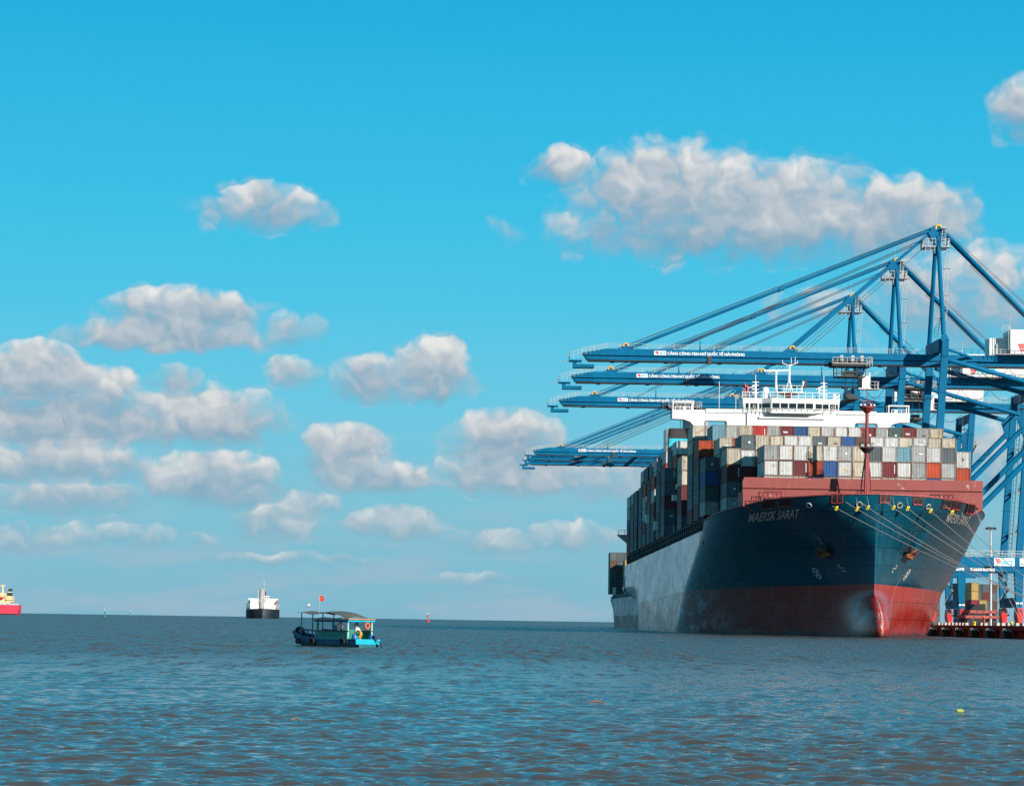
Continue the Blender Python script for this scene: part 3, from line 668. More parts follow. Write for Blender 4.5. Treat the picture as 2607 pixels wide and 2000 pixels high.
wh.prism([(XC - 4.2, BY - 1.9), (XC + 4.5, BY - 1.9), (XC + 6.4, BY - 0.3), (XC - 6.1, BY - 0.3)][::-1], 44.7, 47.62, 'z')
wheel = keep(wh.build('wheelhouse', 'bridge_white'))
def pane(x0, y0, x1, y1, z0, z1, name='window'):
    d = Vector((x1 - x0, y1 - y0, 0)); n = Vector((d.y, -d.x, 0)).normalized() * 0.05
    o = MB().bar((x0 + n.x, y0 + n.y, (z0 + z1) / 2), (x1 + n.x, y1 + n.y, (z0 + z1) / 2), 0.06, z1 - z0).build(name, 'window_glass'); keep(o, wheel); o.matrix_parent_inverse = Matrix.Identity(4); return o
for k in range(5): x = XC - 4.0 + k * 1.7; pane(x, BY - 1.9, x + 1.45, BY - 1.9, 45.35, 46.6)
pane(XC - 5.9, BY - 0.45, XC - 4.45, BY - 1.7, 45.35, 46.6); pane(XC + 4.75, BY - 1.7, XC + 6.2, BY - 0.45, 45.35, 46.6)
for x0, x1 in ((-9.3, -8.7), (-8.35, -6.9), (-6.55, -6.1), (6.45, 7.6), (7.9, 8.9), (9.1, 9.5)): pane(XC + x0, BY - 0.4, XC + x1, BY - 0.4, 45.35, 46.6)
for x in (-7.6, 8.4): o = MB().ring((XC + x, BY - 0.52, 46.0), 0.24, 0.045, 'y', n=14, m=5).build('clear_view_screen', 'letter_white'); o.parent = wheel
keep(MB().box(XC - 10.0, XC + 10.0, BY - 0.5, BY + 9, 47.5, 47.66).rail([(XC - 10, BY - 0.4, 47.6), (XC + 10, BY - 0.4, 47.6), (XC + 10, BY + 9, 47.6)], 1.3, 1.4, 0.05).build('wheelhouse_roof', 'bridge_white'))
keep(MB().rail([(XC - 9.7, BY - 0.5, 44.75), (XC - 4.3, BY - 2.1, 44.75), (XC + 4.6, BY - 2.1, 44.75), (XC + 9.7, BY - 0.5, 44.75)], 0.75, 1.2, 0.045).box(XC - 4.4, XC + 4.7, BY - 2.3, BY - 1.9, 44.55, 44.75).build('window_walkway', 'bridge_white'))
for x in (-8.2, -5.6, -3.4, 0.9, 5.6, 7.6, 8.6): keep(MB().box(XC + x - 0.25, XC + x + 0.25, BY - 0.40, BY - 0.352, 40.75, 41.4).build('port_window', 'window_glass'))
# monkey island: radar masts, domes, aerials
for x, h in ((-7.0, 51.3), (7.0, 51.4)):
    o = MB().tube((XC + x, BY + 3, 47.5), (XC + x, BY + 3, h), 0.30, 0.18, 10).tube((XC + x, BY + 3, h), (XC + x, BY + 3, h + 1.4), 0.07, n=6)
    for dz in (1.4, 2.2, 3.0, 3.7): o.bar((XC + x - 0.7, BY + 2.9, 47.5 + dz), (XC + x + 0.7, BY + 2.9, 47.5 + dz), 0.10, 0.14)
    o.bar((XC + x - 1.6, BY + 2.9, 49.9), (XC + x, BY + 2.9, 50.5), 0.14, 0.14); keep(o.build('signal_mast', 'bridge_white'))
o = MB().tube((XC - 2.7, BY + 4, 47.5), (XC - 2.7, BY + 4, 53.0), 0.25, 0.2, 10).bar((XC - 5.2, BY + 3.8, 53.6), (XC + 0.0, BY + 3.8, 53.8), 0.2, 0.26).tube((XC - 2.7, BY + 4, 53.0), (XC - 2.7, BY + 4, 53.5), 0.28, n=8)
keep(o.build('radar_scanner', 'bridge_white'))
o = MB()
for dx, dy in ((-0.8, 0), (0.8, 0), (0, 1.2)): o.tube((XC + dx, BY + 4 + dy, 49.2), (XC + dx * 0.25, BY + 4 + dy * 0.25, 51.4), 0.10, n=6)
o.tube((XC, BY + 4, 51.2), (XC, BY + 4, 55.0), 0.27, 0.2, 10); o.bar((XC - 1.4, BY + 4, 55.3), (XC, BY + 4, 54.7), 0.12, 0.12); o.bar((XC, BY + 4, 54.7), (XC + 1.7, BY + 4, 55.4), 0.12, 0.12)
for x, z, h in ((-1.4, 55.2, 55.9), (0.4, 54.8, 56.4), (1.2, 55.1, 56.6), (1.7, 55.3, 55.9)): o.tube((XC + x, BY + 4, z), (XC + x, BY + 4, h), 0.06, n=5)
keep(o.build('main_mast', 'bridge_white'))
keep(MB().lathe([(0.55, -1.5), (0.55, -0.7), (2.5, -0.1), (2.6, 0.0), (0.5, 0.0)], (XC, BY + 4, 49.2), 4).build('mast_table', 'mast_red'))
keep(MB().rail([(XC - 2.6, BY + 2, 49.2), (XC + 2.7, BY + 2, 49.2), (XC + 2.7, BY + 6, 49.2)], 1.3, 1.3, 0.05).box(XC - 2.7, XC + 2.8, BY + 1.9, BY + 6, 49.03, 49.22).build('mast_table_rail', 'bridge_white'))
for x, r_, z in ((-4.95, 0.72, 49.3), (6.0, 0.36, 49.9), (9.2, 0.3, 48.7), (2.75, 0.26, 51.2)):
    keep(MB().lathe([(r_ * 0.55, -r_ * 2.4), (r_ * 0.6, -r_ * 0.7), (r_, -r_ * 0.55), (r_, r_ * 0.6), (r_ * 0.8, r_ * 1.0), (r_ * 0.4, r_ * 1.25), (0.03, r_ * 1.33)], (XC + x, BY + 3, z), 14).build('satellite_dome', 'bridge_white', smooth=False))
keep(MB().add([(XC - 8.9, BY + 5, 50.9), (XC - 8.2, BY + 5.2, 50.5), (XC - 8.0, BY + 5.3, 49.0), (XC - 8.8, BY + 5, 49.3)], [(0, 1, 2, 3)]).tube((XC - 8.9, BY + 5, 47.5), (XC - 8.9, BY + 5, 51.3), 0.05, n=5).build('ensign', 'letter_red', label='small red flag hung on the signal mast'))
for x, h in ((-14.6, 51.0), (-11.2, 48.3)): keep(MB().tube((XC + x, BY + 1, 44.7), (XC + x, BY + 1, h), 0.055, n=5).build('whip_aerial', 'bridge_white'))
# funnel aft
fn = MB().prism([(XC - 17.3, 20), (XC - 3.0, 20), (XC - 3.0, 45.9), (XC - 16.9, 45.9)], 722, 731)
keep(fn.build('funnel', 'funnel_cyan', label='light blue funnel casing with a black top'))
keep(MB().prism([(XC - 16.92, 45.9), (XC - 2.98, 45.9), (XC - 2.98, 48.3), (XC - 16.7, 48.3)], 721.9, 731.1).build('funnel_top', 'funnel_black'))
keep(MB().box(XC - 17.6, XC - 16.98, 722.3, 731.1, 20, 48.2).build('funnel_side', 'funnel_grey'))
keep(MB().tube((XC - 12.0, 726, 48.3), (XC - 12.0, 726, 51.2), 1.4, n=18).tube((XC - 8.0, 726, 48.3), (XC - 8.0, 726, 50.5), 1.0, n=14).build('exhaust_pipe', 'funnel_grey', smooth=False))
# platform sticking out at the stern
keep(MB().prism([(XC - 26.3, 24.0), (XC - 23.6, 21.8), (XC - 22.0, 21.8), (XC - 22.0, 24.0)], 768, 774).rail([(XC - 26.2, 768.2, 24.0), (XC - 23, 768.2, 24.0)], 1.1, 1.5, 0.06).build('stern_platform', 'funnel_grey'))
for y, z in ((607, 26.3), (688, 24.4), (660, 22.0)):
    keep(MB().box(XC - 24.4, XC - 22.6, y, y + 2.2, z, z + 1.9 if y > 650 else z + 1.2).build('side_housing', 'white_paint'))

# ------------------------------------------------------------------ containers
CW, CL = 2.44, 12.19
def corrugated(length, depth, ribs):
    """(position, depth) profile of a corrugated panel"""
    pr = []; p = length / ribs
    for k in range(ribs):
        b = k * p; pr += [(b, 0), (b + p * 0.28, 0), (b + p * 0.5, depth), (b + p * 0.78, depth)]
    return pr + [(length, 0)]
def container_meshes(h):
    b = MB(); w = CW / 2 - 0.07
    pf = corrugated(2 * w, 0.075, 9)
    b.grid([[(-w + u, 0.06 + d, 0.14) for u, d in pf], [(-w + u, 0.06 + d, h - 0.10) for u, d in pf]])
    b.grid([[(-w + u, CL - 0.06 - d, h - 0.10) for u, d in pf], [(-w + u, CL - 0.06 - d, 0.14) for u, d in pf]])
    ps = corrugated(CL - 0.12, 0.05, 24)
    b.grid([[(-w - 0.02 + d, 0.06 + u, h - 0.08) for u, d in ps], [(-w - 0.02 + d, 0.06 + u, 0.14) for u, d in ps]])
    b.grid([[(w + 0.02 - d, 0.06 + u, 0.14) for u, d in ps], [(w + 0.02 - d, 0.06 + u, h - 0.08) for u, d in ps]])
    b.box(-w, w, 0.08, CL - 0.08, h - 0.1, h - 0.05); b.box(-w, w, 0.08, CL - 0.08, 0.10, 0.16)
    f = MB(); e = CW / 2
    for x in (-e, e - 0.13):
        for y in (0, CL - 0.13): f.box(x, x + 0.13, y, y + 0.13, 0, h)
        f.box(x + 0.02, x + 0.10, 0.1, CL - 0.1, h - 0.09, h - 0.01); f.box(x + 0.02, x + 0.10, 0.1, CL - 0.1, 0.02, 0.15)
    for y in (0.02, CL - 0.12): f.box(-e + 0.1, e - 0.1, y, y + 0.1, h - 0.12, h - 0.02); f.box(-e + 0.1, e - 0.1, y, y + 0.1, 0.02, 0.15)
    return b.mesh('container'), f.mesh('frame')
CM = {h: container_meshes(h) for h in (2.59, 2.87)}
for b_, f_ in CM.values(): b_.materials.append(MATS['container_white']); f_.materials.append(MATS['frame_white'])
mark_mesh = {}
for nm, (w_, h_) in {'square': (0.34, 0.30), 'bar': (0.10, 1.5), 'wide': (0.62, 0.2)}.items(): mark_mesh[nm] = MB().box(-w_ / 2, w_ / 2, -0.012, 0.06, -h_ / 2, h_ / 2).mesh('marking', 'letter_white')
ORD = ['first', 'second', 'third', 'fourth', 'fifth', 'sixth', 'seventh', 'eighth', 'ninth', 'tenth', 'eleventh', 'twelfth', 'thirteenth', 'fourteenth', 'fifteenth', 'sixteenth', 'seventeenth', 'eighteenth']
LOOK = {'white': 'white', 'cream': 'rusty cream', 'grey': 'grey', 'slate': 'slate grey', 'blue': 'dark blue', 'maroon': 'maroon', 'red': 'bright red', 'orange': 'orange-red', 'lightblue': 'pale blue', 'brown': 'brown', 'green': 'dark green', 'yellow': 'yellow', 'crimson': 'crimson'}
crand = random.Random(5)
def container(x, y, z, h, col, label, group, mark=None):
    b_, f_ = CM[h]
    o = bpy.data.objects.new('shipping_container', b_); COL.objects.link(o); o.location = (x, y, z)
    o.material_slots[0].link = 'OBJECT'; o.material_slots[0].material = MATS['container_' + col]
    f = bpy.data.objects.new('frame', f_); COL.objects.link(f); f.parent = o
    f.material_slots[0].link = 'OBJECT'; f.material_slots[0].material = MATS['frame_' + (col if crand.random() < 0.75 else 'brown' if col in ('white', 'cream', 'grey') else col)]
    tag(o, label, 'container', group)
    if mark is None and crand.random() < 0.45: mark = crand.choice(['square', 'square', 'wide', 'bar'])
    if mark and mark != 'none' and not mark.startswith('text:'):
        k = bpy.data.objects.new('marking', mark_mesh[mark]); COL.objects.link(k); k.parent = o
        k.location = (crand.uniform(-0.15, 0.35) if mark != 'bar' else 0.85, 0.05, h * (0.5 if mark != 'bar' else 0.55))
        k.material_slots[0].link = 'OBJECT'; k.material_slots[0].material = MATS[crand.choice(['letter_white', 'yellow_paint', 'letter_white', 'letter_black']) if col in ('white', 'cream', 'grey', 'lightblue') else 'letter_white']
    elif mark and mark.startswith('text:'):
        letters('lettering', mark[5:], 0.85, 0.42, lambda u, v: (-0.75 + u, 0.035, h * 0.55 + v), 'letter_white', o, 0.03)
    return o
def column(bay, y, x, base, cols, ci, ncols_word, hs=2.87, lo=0, marks=None):
    """a stack: cols from the bottom up; tiers below `lo` are hidden in the hold and left out"""
    z = tz(base, y)
    for t, c in enumerate(cols):
        h = hs[t] if isinstance(hs, (list, tuple)) else hs
        if t >= lo and c:
            tier = 'top tier' if t == len(cols) - 1 else ORD[t] + ' tier up'
            container(x, y, z, h, c, f'{LOOK[c]} container, {ORD[ci]} column from the left, {tier}, {ORD[bay]} bay from the bow', 'containers stacked on the large ship', (marks or {}).get(t))
        z += h + 0.03
W_, C_, G_, S_, B_, M_R, R_, O_, LB, BR, GR = 'white', 'cream', 'grey', 'slate', 'blue', 'maroon', 'red', 'orange', 'lightblue', 'brown', 'green'
dark = [S_, S_, S_, M_R, S_, GR, B_, M_R, S_, GR]
def dk_(): return crand.choice(dark)
PITCH = 2.5
# first bay: thirteen columns behind the breakwater
A_low = [W_, W_, C_, W_, G_, W_, W_, W_, C_, W_, W_, B_, G_]
A_mid = [W_, W_, M_R, O_, B_, W_, C_, W_, M_R, W_, G_, O_, G_]
A_top = [G_, W_, W_, C_, W_, G_, C_, S_, W_, LB, G_, W_, S_]
for j in range(13):
    x = XC - 16.25 + PITCH * (j + 0.5)
    column(0, 509, x, 21.35, [S_, A_low[j], A_mid[j], A_top[j]], j, '', [2.59, 2.59, 2.59, 2.87 if j == 10 else 2.59], 1, {2: 'bar'} if j in (2, 8) else None)
# second bay: seventeen columns
Btop = [C_, S_, C_, C_, W_, W_, S_, C_, B_, BR, W_, W_, C_, W_, C_, C_, W_]
for j in range(17):
    x = XC - 21.25 + PITCH * (j + 0.5)
    if j == 0: cols = [G_, S_, M_R, C_]
    elif j == 16: cols = [W_, S_, O_, W_]
    elif j == 1: cols = [G_, S_, M_R, W_, S_]
    else: cols = [S_, S_, S_, crand.choice([W_, C_, M_R]), Btop[j]]
    column(1, 523.5, x, 21.1, cols, j, '', [2.59, 2.59, 2.59, 2.87, 2.59] if len(cols) == 5 else 2.7 if False else [2.59, 2.59, 2.87, 2.87], 0 if j in (0, 1) else (2 if j == 16 else 3), {len(cols) - 1: 'wide'} if j in (6, 10, 13) else None)
# third bay
for j, cols in enumerate(([G_, GR, B_, S_], [S_, M_R, S_, W_, C_], [S_, M_R, S_, S_, O_])):
    column(2, 538, XC - 23.75 + PITCH * (j + 0.5), 21.0, cols, j, '', 2.59 if j == 0 else 2.7 if False else [2.59, 2.87, 2.59, 2.87, 2.87][:len(cols)], 0 if j < 2 else 3)
# fourth bay: tallest row seen below the bridge
Dtop = [None, LB, G_, C_, R_, G_, M_R, B_, C_, W_, W_, W_, M_R, G_, GR, M_R, G_, C_]
for j in range(18):
    x = XC - 23.75 + PITCH * (j + 0.5)
    if j == 0: cols = [M_R, S_, GR, M_R, O_]
    elif j == 1: cols = [S_, S_, M_R, S_, O_, LB]
    else: cols = [S_, S_, S_, S_, crand.choice([W_, O_, C_]), Dtop[j]]
    column(3, 552.5, x, 20.9, cols, j, '', 2.87, 0 if j < 2 else 5, {5: 'text:tex'} if j in (6, 15) else ({5: 'bar'} if j == 4 else None))
# fifth and sixth bays
for j, cols in enumerate(([M_R, S_, S_, S_, S_, C_, C_], [S_] * 5 + [W_, W_])):
    column(4, 567, XC - 23.75 + PITCH * (j + 0.5), 20.8, cols, j, '', 2.55 if False else 2.59, 0 if j == 0 else 5)
for j, cols in enumerate(([S_, M_R, M_R, C_, C_], [S_, S_, M_R, O_, W_])):
    column(5, 592.5, XC - 23.75 + PITCH * (j + 0.5), 20.6, cols, j, '', 2.87, 0 if j == 0 else 3)
# bays abaft the bridge: outboard stacks five high, the next ones seven
AFT = [(6, 640, [S_, S_, M_R, S_, S_], [None, None, None, None, S_, O_, W_]), (7, 654.5, [S_, M_R, S_, S_, M_R], [None, None, None, None, None, S_, S_]),
       (8, 671.5, [S_, S_, M_R, W_, O_], [None, None, None, None, S_, R_, W_]), (9, 686, [S_, S_, S_, M_R, M_R], [None] * 5 + [GR, S_]),
       (10, 701, [S_, M_R, C_, C_, O_], [None] * 4 + [S_, C_, W_]), (11, 715.5, [S_, S_, B_, S_, S_], [None] * 5 + [M_R, S_]),
       (12, 733, [S_, M_R, S_, S_, S_], [None] * 5 + [S_, S_]), (13, 747.5, [S_, S_, S_, S_, C_], [None] * 5 + [S_, W_]),
       (14, 762, [O_, R_, B_, C_, W_], [None] * 5)]
for bay, y, c0, c1 in AFT:
    column(bay, y, XC - 23.75 + PITCH * 0.5, 21.0, c0, 0, '', 2.87)
    column(bay, y, XC - 23.75 + PITCH * 1.5, 21.0, c1, 1, '', 2.87)
# near-black blocks for inner stacks, shade put into the colour, closing gaps between rows
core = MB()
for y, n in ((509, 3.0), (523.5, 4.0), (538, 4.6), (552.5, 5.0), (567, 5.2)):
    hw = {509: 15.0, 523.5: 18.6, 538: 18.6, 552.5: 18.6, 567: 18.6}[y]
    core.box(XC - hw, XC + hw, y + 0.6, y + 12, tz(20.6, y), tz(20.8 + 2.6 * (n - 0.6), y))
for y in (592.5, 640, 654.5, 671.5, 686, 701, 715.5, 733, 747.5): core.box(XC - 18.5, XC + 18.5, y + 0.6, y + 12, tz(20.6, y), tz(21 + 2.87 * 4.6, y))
o = core.build('inner_stack_shade', 'hold_dark'); keep(o); o['kind'] = 'stuff'

# ------------------------------------------------------------------ ship-to-shore cranes
# crane-local frame: x and z as in the world, y measured from the boom's centre plane
QZ = 2.2                                         # quay level
def crane_legs(t, par):
    """upper and lower legs, beams and braces of the gantry"""
    B = 'crane_blue'
    def part(mb, name, m=B, smooth=False): o = mb.build(name, m, par, smooth); return o
    for y in (-10, 10):
        for side, xt, xb in (('w', 105.88, 103.2), ('l', 136.2, 133.45)):
            zt = 59.7 if side == 'w' else 57.5
            u = MB().bar((xb, y, 16.8), (xt - 0.05, y, zt), 1.55, 1.45, 1.5, 1.35)
            for zz in (30, 42, 52): u.bar((xb + (xt - xb) * (zz - 18) / 41 - 0.9, y, zz), (xb + (xt - xb) * (zz - 18) / 41 + 0.9, y, zz), 1.7, 0.12)
            part(u, 'upper_leg')
            part(MB().bar((xb, y, QZ + 4.4), (xb, y, 15.0), 1.35, 1.3, 2.1, 1.7), 'lower_leg')
        # top block with the round A-frame leg socket
        tb = MB().box(105.2, 106.6, y - 0.9, y + 0.9, 59.7, 63.0)
        tb.bar((105.9, y, 63.0), (105.75, y * 0.985, 64.4), 1.8, 1.4, 1.0, 0.95)
        for z in (60.5, 61.6, 62.3): tb.box(106.05, 106.62, y - 0.95, y - 0.88, z, z + 0.25)
        part(tb, 'leg_head')
        part(MB().box(102.3, 140.5, y - 0.75, y + 0.75, 14.9, 16.85), 'portal_beam')
        part(MB().tube((107.0, y, 58.9), (135.4, y, 51.3), 0.52, n=12), 'upper_brace', smooth=False)
        part(MB().tube((103.7, y, 17.2), (135.0, y, 49.2), 0.60, n=12), 'lower_brace')
        part(MB().tube((106.6, y, 61.2), (113.5, y * 0.12, 60.3), 0.30, n=10), 'plan_brace')
        part(MB().prism([(133.9, 48.2), (135.0, 45.2), (136.0, 45.2), (136.3, 53.5), (135.2, 53.5), (133.0, 51.0)], y - 0.5, y + 0.5), 'gusset')
        part(MB().rail([(103, y - 0.8, 16.85), (140, y - 0.8, 16.85)], 1.35, 2.2, 0.05), 'beam_rail', 'rail_grey')
        part(MB().tube((105.7, y * 0.97, 64.2), (105.7, y * 0.10, 87.2), 0.52, 0.44, 14), 'mast_leg', smooth=False)
    part(MB().box(104.75, 106.3, -9.1, 9.1, 61.0, 63.6), 'top_cross_beam')
    part(MB().box(135.5, 137.0, -9.3, 9.3, 55.5, 57.4), 'top_cross_beam')
    for x in (103.2, 133.45):
        part(MB().prism([(-9.3, 8.9), (-6.6, 6.6), (6.6, 6.6), (9.3, 8.9)], x - 0.9, x + 0.9, 'x'), 'sill_beam')
        part(MB().box(x - 0.7, x + 0.7, -9.2, 9.2, 15.0, 16.8), 'side_beam')
        for y in (-10, 10):
            bo = MB().prism([(x - 0.55, QZ + 4.3), (x + 0.55, QZ + 4.3), (x + 0.72, QZ + 2.5), (x + 0.45, QZ + 0.75), (x - 0.45, QZ + 0.75), (x - 0.72, QZ + 2.5)], y - 2.3, y + 2.3)
            b_ = part(bo, 'bogie', 'bogie_red')
            for dy in (-1.7, -0.6, 0.6, 1.7):
                o = MB().lathe([(0.36, -0.2), (0.36, 0.2)], (x, y + dy, QZ + 0.42), 12, 'x').build('wheel', 'steel_dark'); o.parent = b_
            o = MB().box(x - 0.3, x + 0.3, y - 2.36, y - 2.3, QZ + 3.3, QZ + 3.8).build('hub_cover', 'steel_dark'); o.parent = b_
            part(MB().box(x - 0.75, x - 0.1, y - 0.95, y - 0.9, QZ + 5.2, QZ + 5.6).box(x + 0.1, x + 0.75, y - 0.95, y - 0.9, QZ + 5.2, QZ + 5.6), 'warning_plate', 'letter_white')
    # stair tower between the landside legs
    st = MB()
    for k in range(4):
        z0 = QZ + 2.5 + k * 3.2; a, b = (-6, 5) if k % 2 == 0 else (5, -6)
        st.bar((131.9, a, z0), (131.9, b, z0 + 3.2), 0.5, 0.12); st.bar((131.6, a, z0 + 1), (131.6, b, z0 + 4.2), 0.06, 0.06)
        for q in np.linspace(0, 1, 9): st.bar((131.9, a + (b - a) * q, z0 + 3.2 * q), (131.9, a + (b - a) * q, z0 + 3.2 * q + 1.0), 0.05, 0.05)
        st.box(131.3, 132.4, b - 0.9, b + 0.9, z0 + 3.15, z0 + 3.25)
    part(st, 'stair_tower', 'rail_grey')
    # ladder cage up the landside leg
    ld = MB()
    for dx in (-0.35, 0.35): ld.bar((131.6 + dx, -9, 20), (134.2 + dx, -9, 57), 0.10, 0.10)
    for z in np.arange(20.6, 57, 1.05): f = (z - 20) / 37; ld.bar((131.25 + 2.6 * f, -9, z), (131.95 + 2.6 * f, -9, z), 0.09, 0.09)
    part(ld, 'ladder', 'steel_dark')
    zz = MB()
    for k in range(7):
        z0 = 19.5 + k * 5.0; x = 134.5 + (z0 - 19) * 0.065; a, b = (-8, 8) if k % 2 == 0 else (8, -8)
        zz.bar((x + 1.2, a, z0), (x + 1.4, b, z0 + 5), 0.5, 0.1); zz.bar((x + 1.2, a, z0 + 1.1), (x + 1.4, b, z0 + 6.1), 0.07, 0.07); zz.box(x + 0.3, x + 2.0, b - 0.7, b + 0.7, z0 + 4.9, z0 + 5.02)
    part(zz, 'stairway', 'rail_grey')

def crane_boom(par, nolegs=False):
    B = 'crane_blue'
    def part(mb, name, m=B, smooth=False, label=None): return mb.build(name, m, par, smooth, label)
    # boom: box girder over a trolley runway, tip cut back
    top = [(28.3, 60.0), (33.7, 60.95), (36.3, 60.95), (160.0, 60.72), (160.0, 59.42), (28.6, 59.52)]
    boom = part(MB().prism(top[::-1], -1.6, 1.6).box(28.9, 160, -1.15, 1.15, 59.0, 59.46), 'boom')
    part(MB().prism([(29.2, 58.62), (29.2, 59.20), (160, 59.20), (160, 58.45), (40, 58.45)], -1.85, 1.85), 'trolley_runway')
    part(MB().box(29.6, 160, -1.7, 1.7, 58.25, 58.44), 'runway_rail', 'steel_dark')
    hg = MB()
    for x in np.arange(35, 104, 11.7): hg.box(x - 0.45, x + 0.45, -1.3, 1.3, 58.05, 58.26)
    o = part(hg, 'hanger', 'steel_dark'); o['kind'] = 'stuff'
    for y in (-1.75, 1.75):
        part(MB().rail([(28.3, y, 60.0), (33.7, y, 60.95), (104, y, 60.8)], 1.12, 2.9, 0.028), 'boom_rail', 'rail_grey')
    # tip platform
    tp = MB().box(25.6, 28.3, -1.8, 1.8, 58.15, 58.4).box(26.4, 31.0, -1.5, 1.5, 56.75, 57.5).box(26.4, 27.2, -1.3, 1.3, 57.4, 58.2).bar((28.0, -1.4, 57.5), (28.0, -1.4, 58.3), 0.15, 0.15)
    part(tp, 'tip_platform')
    part(MB().rail([(25.6, -1.8, 58.4), (28.3, -1.8, 59.2)], 1.6, 0.9, 0.045).rail([(25.6, -1.8, 58.4), (25.6, 1.8, 58.4)], 1.6, 1.2, 0.045).rail([(28.3, -1.8, 59.3), (33.7, -1.8, 60.95)], 1.1, 1.0, 0.03), 'tip_rail', 'rail_grey'); part(MB().tube((23.6, 0, 58.2), (25.6, 0, 58.2), 0.05, n=5), 'tip_aerial', 'rail_grey')
    # stay brackets with yellow sheave guards
    for x in (37.7, 74.0):
        part(MB().prism([(x - 1.9, 60.9), (x - 0.2, 61.9), (x + 0.5, 61.9), (x + 1.3, 60.9)], -1.4, 1.4), 'stay_bracket')
        part(MB().ring((x + 0.05, -1.45, 61.6), 0.52, 0.20, 'y', 0.0, math.pi * 1.05, 12, 8).ring((x + 0.05, 1.45, 61.6), 0.52, 0.20, 'y', 0.0, math.pi * 1.05, 12, 8) if False else MB().ring((x + 0.05, -1.5, 61.6), 0.52, 0.22, 'y', 0.0, math.pi * 1.05, 12, 8), 'sheave_guard', 'yellow_paint')
    part(MB().ring((75.6, -1.5, 61.3), 0.28, 0.16, 'y', 0.0, math.pi, 8, 6), 'sheave_guard', 'yellow_paint')
    part(MB().ring((105.8, -1.5, 88.55), 0.62, 0.22, 'y', 0.2, math.pi * 1.15, 12, 8), 'sheave_guard', 'yellow_paint')
    for x, h in ((54.0, 2.3), (88.0, 2.3), (96.5, 1.6)):
        part(MB().bar((x, -1.2, 60.8), (x, -1.2, 60.8 + h), 0.42, 0.5, 0.16, 0.16), 'rope_post')
    for x in (46.5, 67.0): part(MB().ring((x, -1.4, 61.15), 0.18, 0.06, 'y', n=10, m=5), 'lifting_lug')
    for x in (56.0, 84.0): part(MB().box(x - 0.42, x + 0.42, -2.15, -1.9, 57.8, 59.6), 'rope_guide', 'steel_dark')
    # fore stays, back stays, ropes
    for y in (-1.35, 1.35):
        part(MB().bar((38.6, y, 61.25), (104.2, y, 88.15), 0.30, 0.56).bar((71.0, y, 74.52), (72.4, y, 75.1), 0.5, 0.75), 'outer_forestay')
        part(MB().bar((74.2, y, 61.7), (103.4, y, 86.9), 0.36, 0.66).bar((88.0, y, 73.6), (89.0, y, 74.5), 0.5, 0.8), 'inner_forestay')
        part(MB().tube((107.2, y * 0.4, 87.6), (134.6, y * 0.4, 60.8), 0.50, n=16), 'backstay', smooth=True)
    for y in (-0.8, 0.8):
        part(MB().path([(38.4, y, 62.0), (104.4, y, 88.7)], 0.055, 5), 'hoist_rope', 'rope_dark')
        part(MB().path([(52.0, y, 63.0), (103.2, y, 86.4)], 0.05, 5).path([(49.0, y, 61.2), (103.2, y, 86.0)], 0.05, 5), 'hoist_rope', 'rope_dark')
        part(MB().path([(77.5, y, 61.5), (103.5, y, 85.0)], 0.05, 5), 'hoist_rope', 'rope_dark')
        part(MB().path([(107.5, y, 88.2), (136.0, y, 62.5)], 0.05, 5).path([(113.0, y, 80.8), (133.0, y, 62.0)], 0.05, 5), 'hoist_rope', 'rope_dark')
    # apex
    part(MB().prism([(103.7, 87.2), (103.7, 88.5), (105.0, 89.1), (106.3, 89.1), (107.4, 88.0), (107.2, 86.6), (106.2, 84.0), (105.0, 84.0), (104.9, 85.6)], -1.5, 1.5), 'apex_head')
    ap = MB().box(102.6, 105.0, -3, 3, 84.2, 84.35).box(106.3, 108.0, -3, 3, 84.2, 84.35).bar((106.4, -2.9, 82.8), (108.0, -2.9, 84.2), 0.12, 0.12)
    for pts in ([(102.6, -3, 84.35), (105.0, -3, 84.35)], [(102.6, -3, 84.35), (102.6, 3, 84.35)], [(106.3, -3, 84.35), (108, -3, 84.35)], [(108, -3, 84.35), (108, 3, 84.35)], [(102.8, -2.8, 82.8), (104.8, -2.8, 82.8)]): ap.rail(pts, 1.7, 0.8, 0.05)
    part(ap, 'apex_platform', 'galvanised')
    ld = MB()
    segs = [((106.7, -2.0, 84.2), (107.0, -2.2, 88.4)), ((107.2, -3.2, 79.6), (107.9, -3.2, 84.2)), ((106.8, -4.2, 73.5), (107.2, -4.2, 79.4)), ((106.4, -6.0, 68.0), (106.9, -6.0, 73.4)), ((104.3, -7.5, 64.2), (104.9, -7.5, 68.2))]
    for a, b in segs:
        a, b = Vector(a), Vector(b); sx_ = Vector((0.42, 0, 0))
        for q in (-1, 1): ld.bar(a + sx_ * q, b + sx_ * q, 0.10, 0.10)
        n_ = max(3, int((b - a).length / 0.6))
        for i in range(n_ + 1): p_ = a.lerp(b, i / n_); ld.bar(p_ - sx_, p_ + sx_, 0.10, 0.07)
        ld.box(b.x - 0.8, b.x + 0.8, b.y - 0.5, b.y + 0.5, b.z - 0.05, b.z + 0.05)
    part(ld, 'ladder', 'rail_grey')
    part(MB().tube((105.5, 0, 89.1), (105.5, 0, 92.2), 0.04, n=5), 'lightning_rod', 'rail_grey')
    # machinery house with the terminal's emblem
    hs = MB().box(121.1, 140, -4.6, 4.6, 60.95, 66.3)
    h_ = part(hs, 'machinery_house', 'white_paint')
    part(MB().box(117.1, 121.0, -1.2, 4.6, 60.95, 64.7).prism([(118.6, 60.95), (121.05, 60.95), (121.05, 65.6), (118.6, 63.4)], -1.6, -1.3), 'winch_house', 'white_paint')
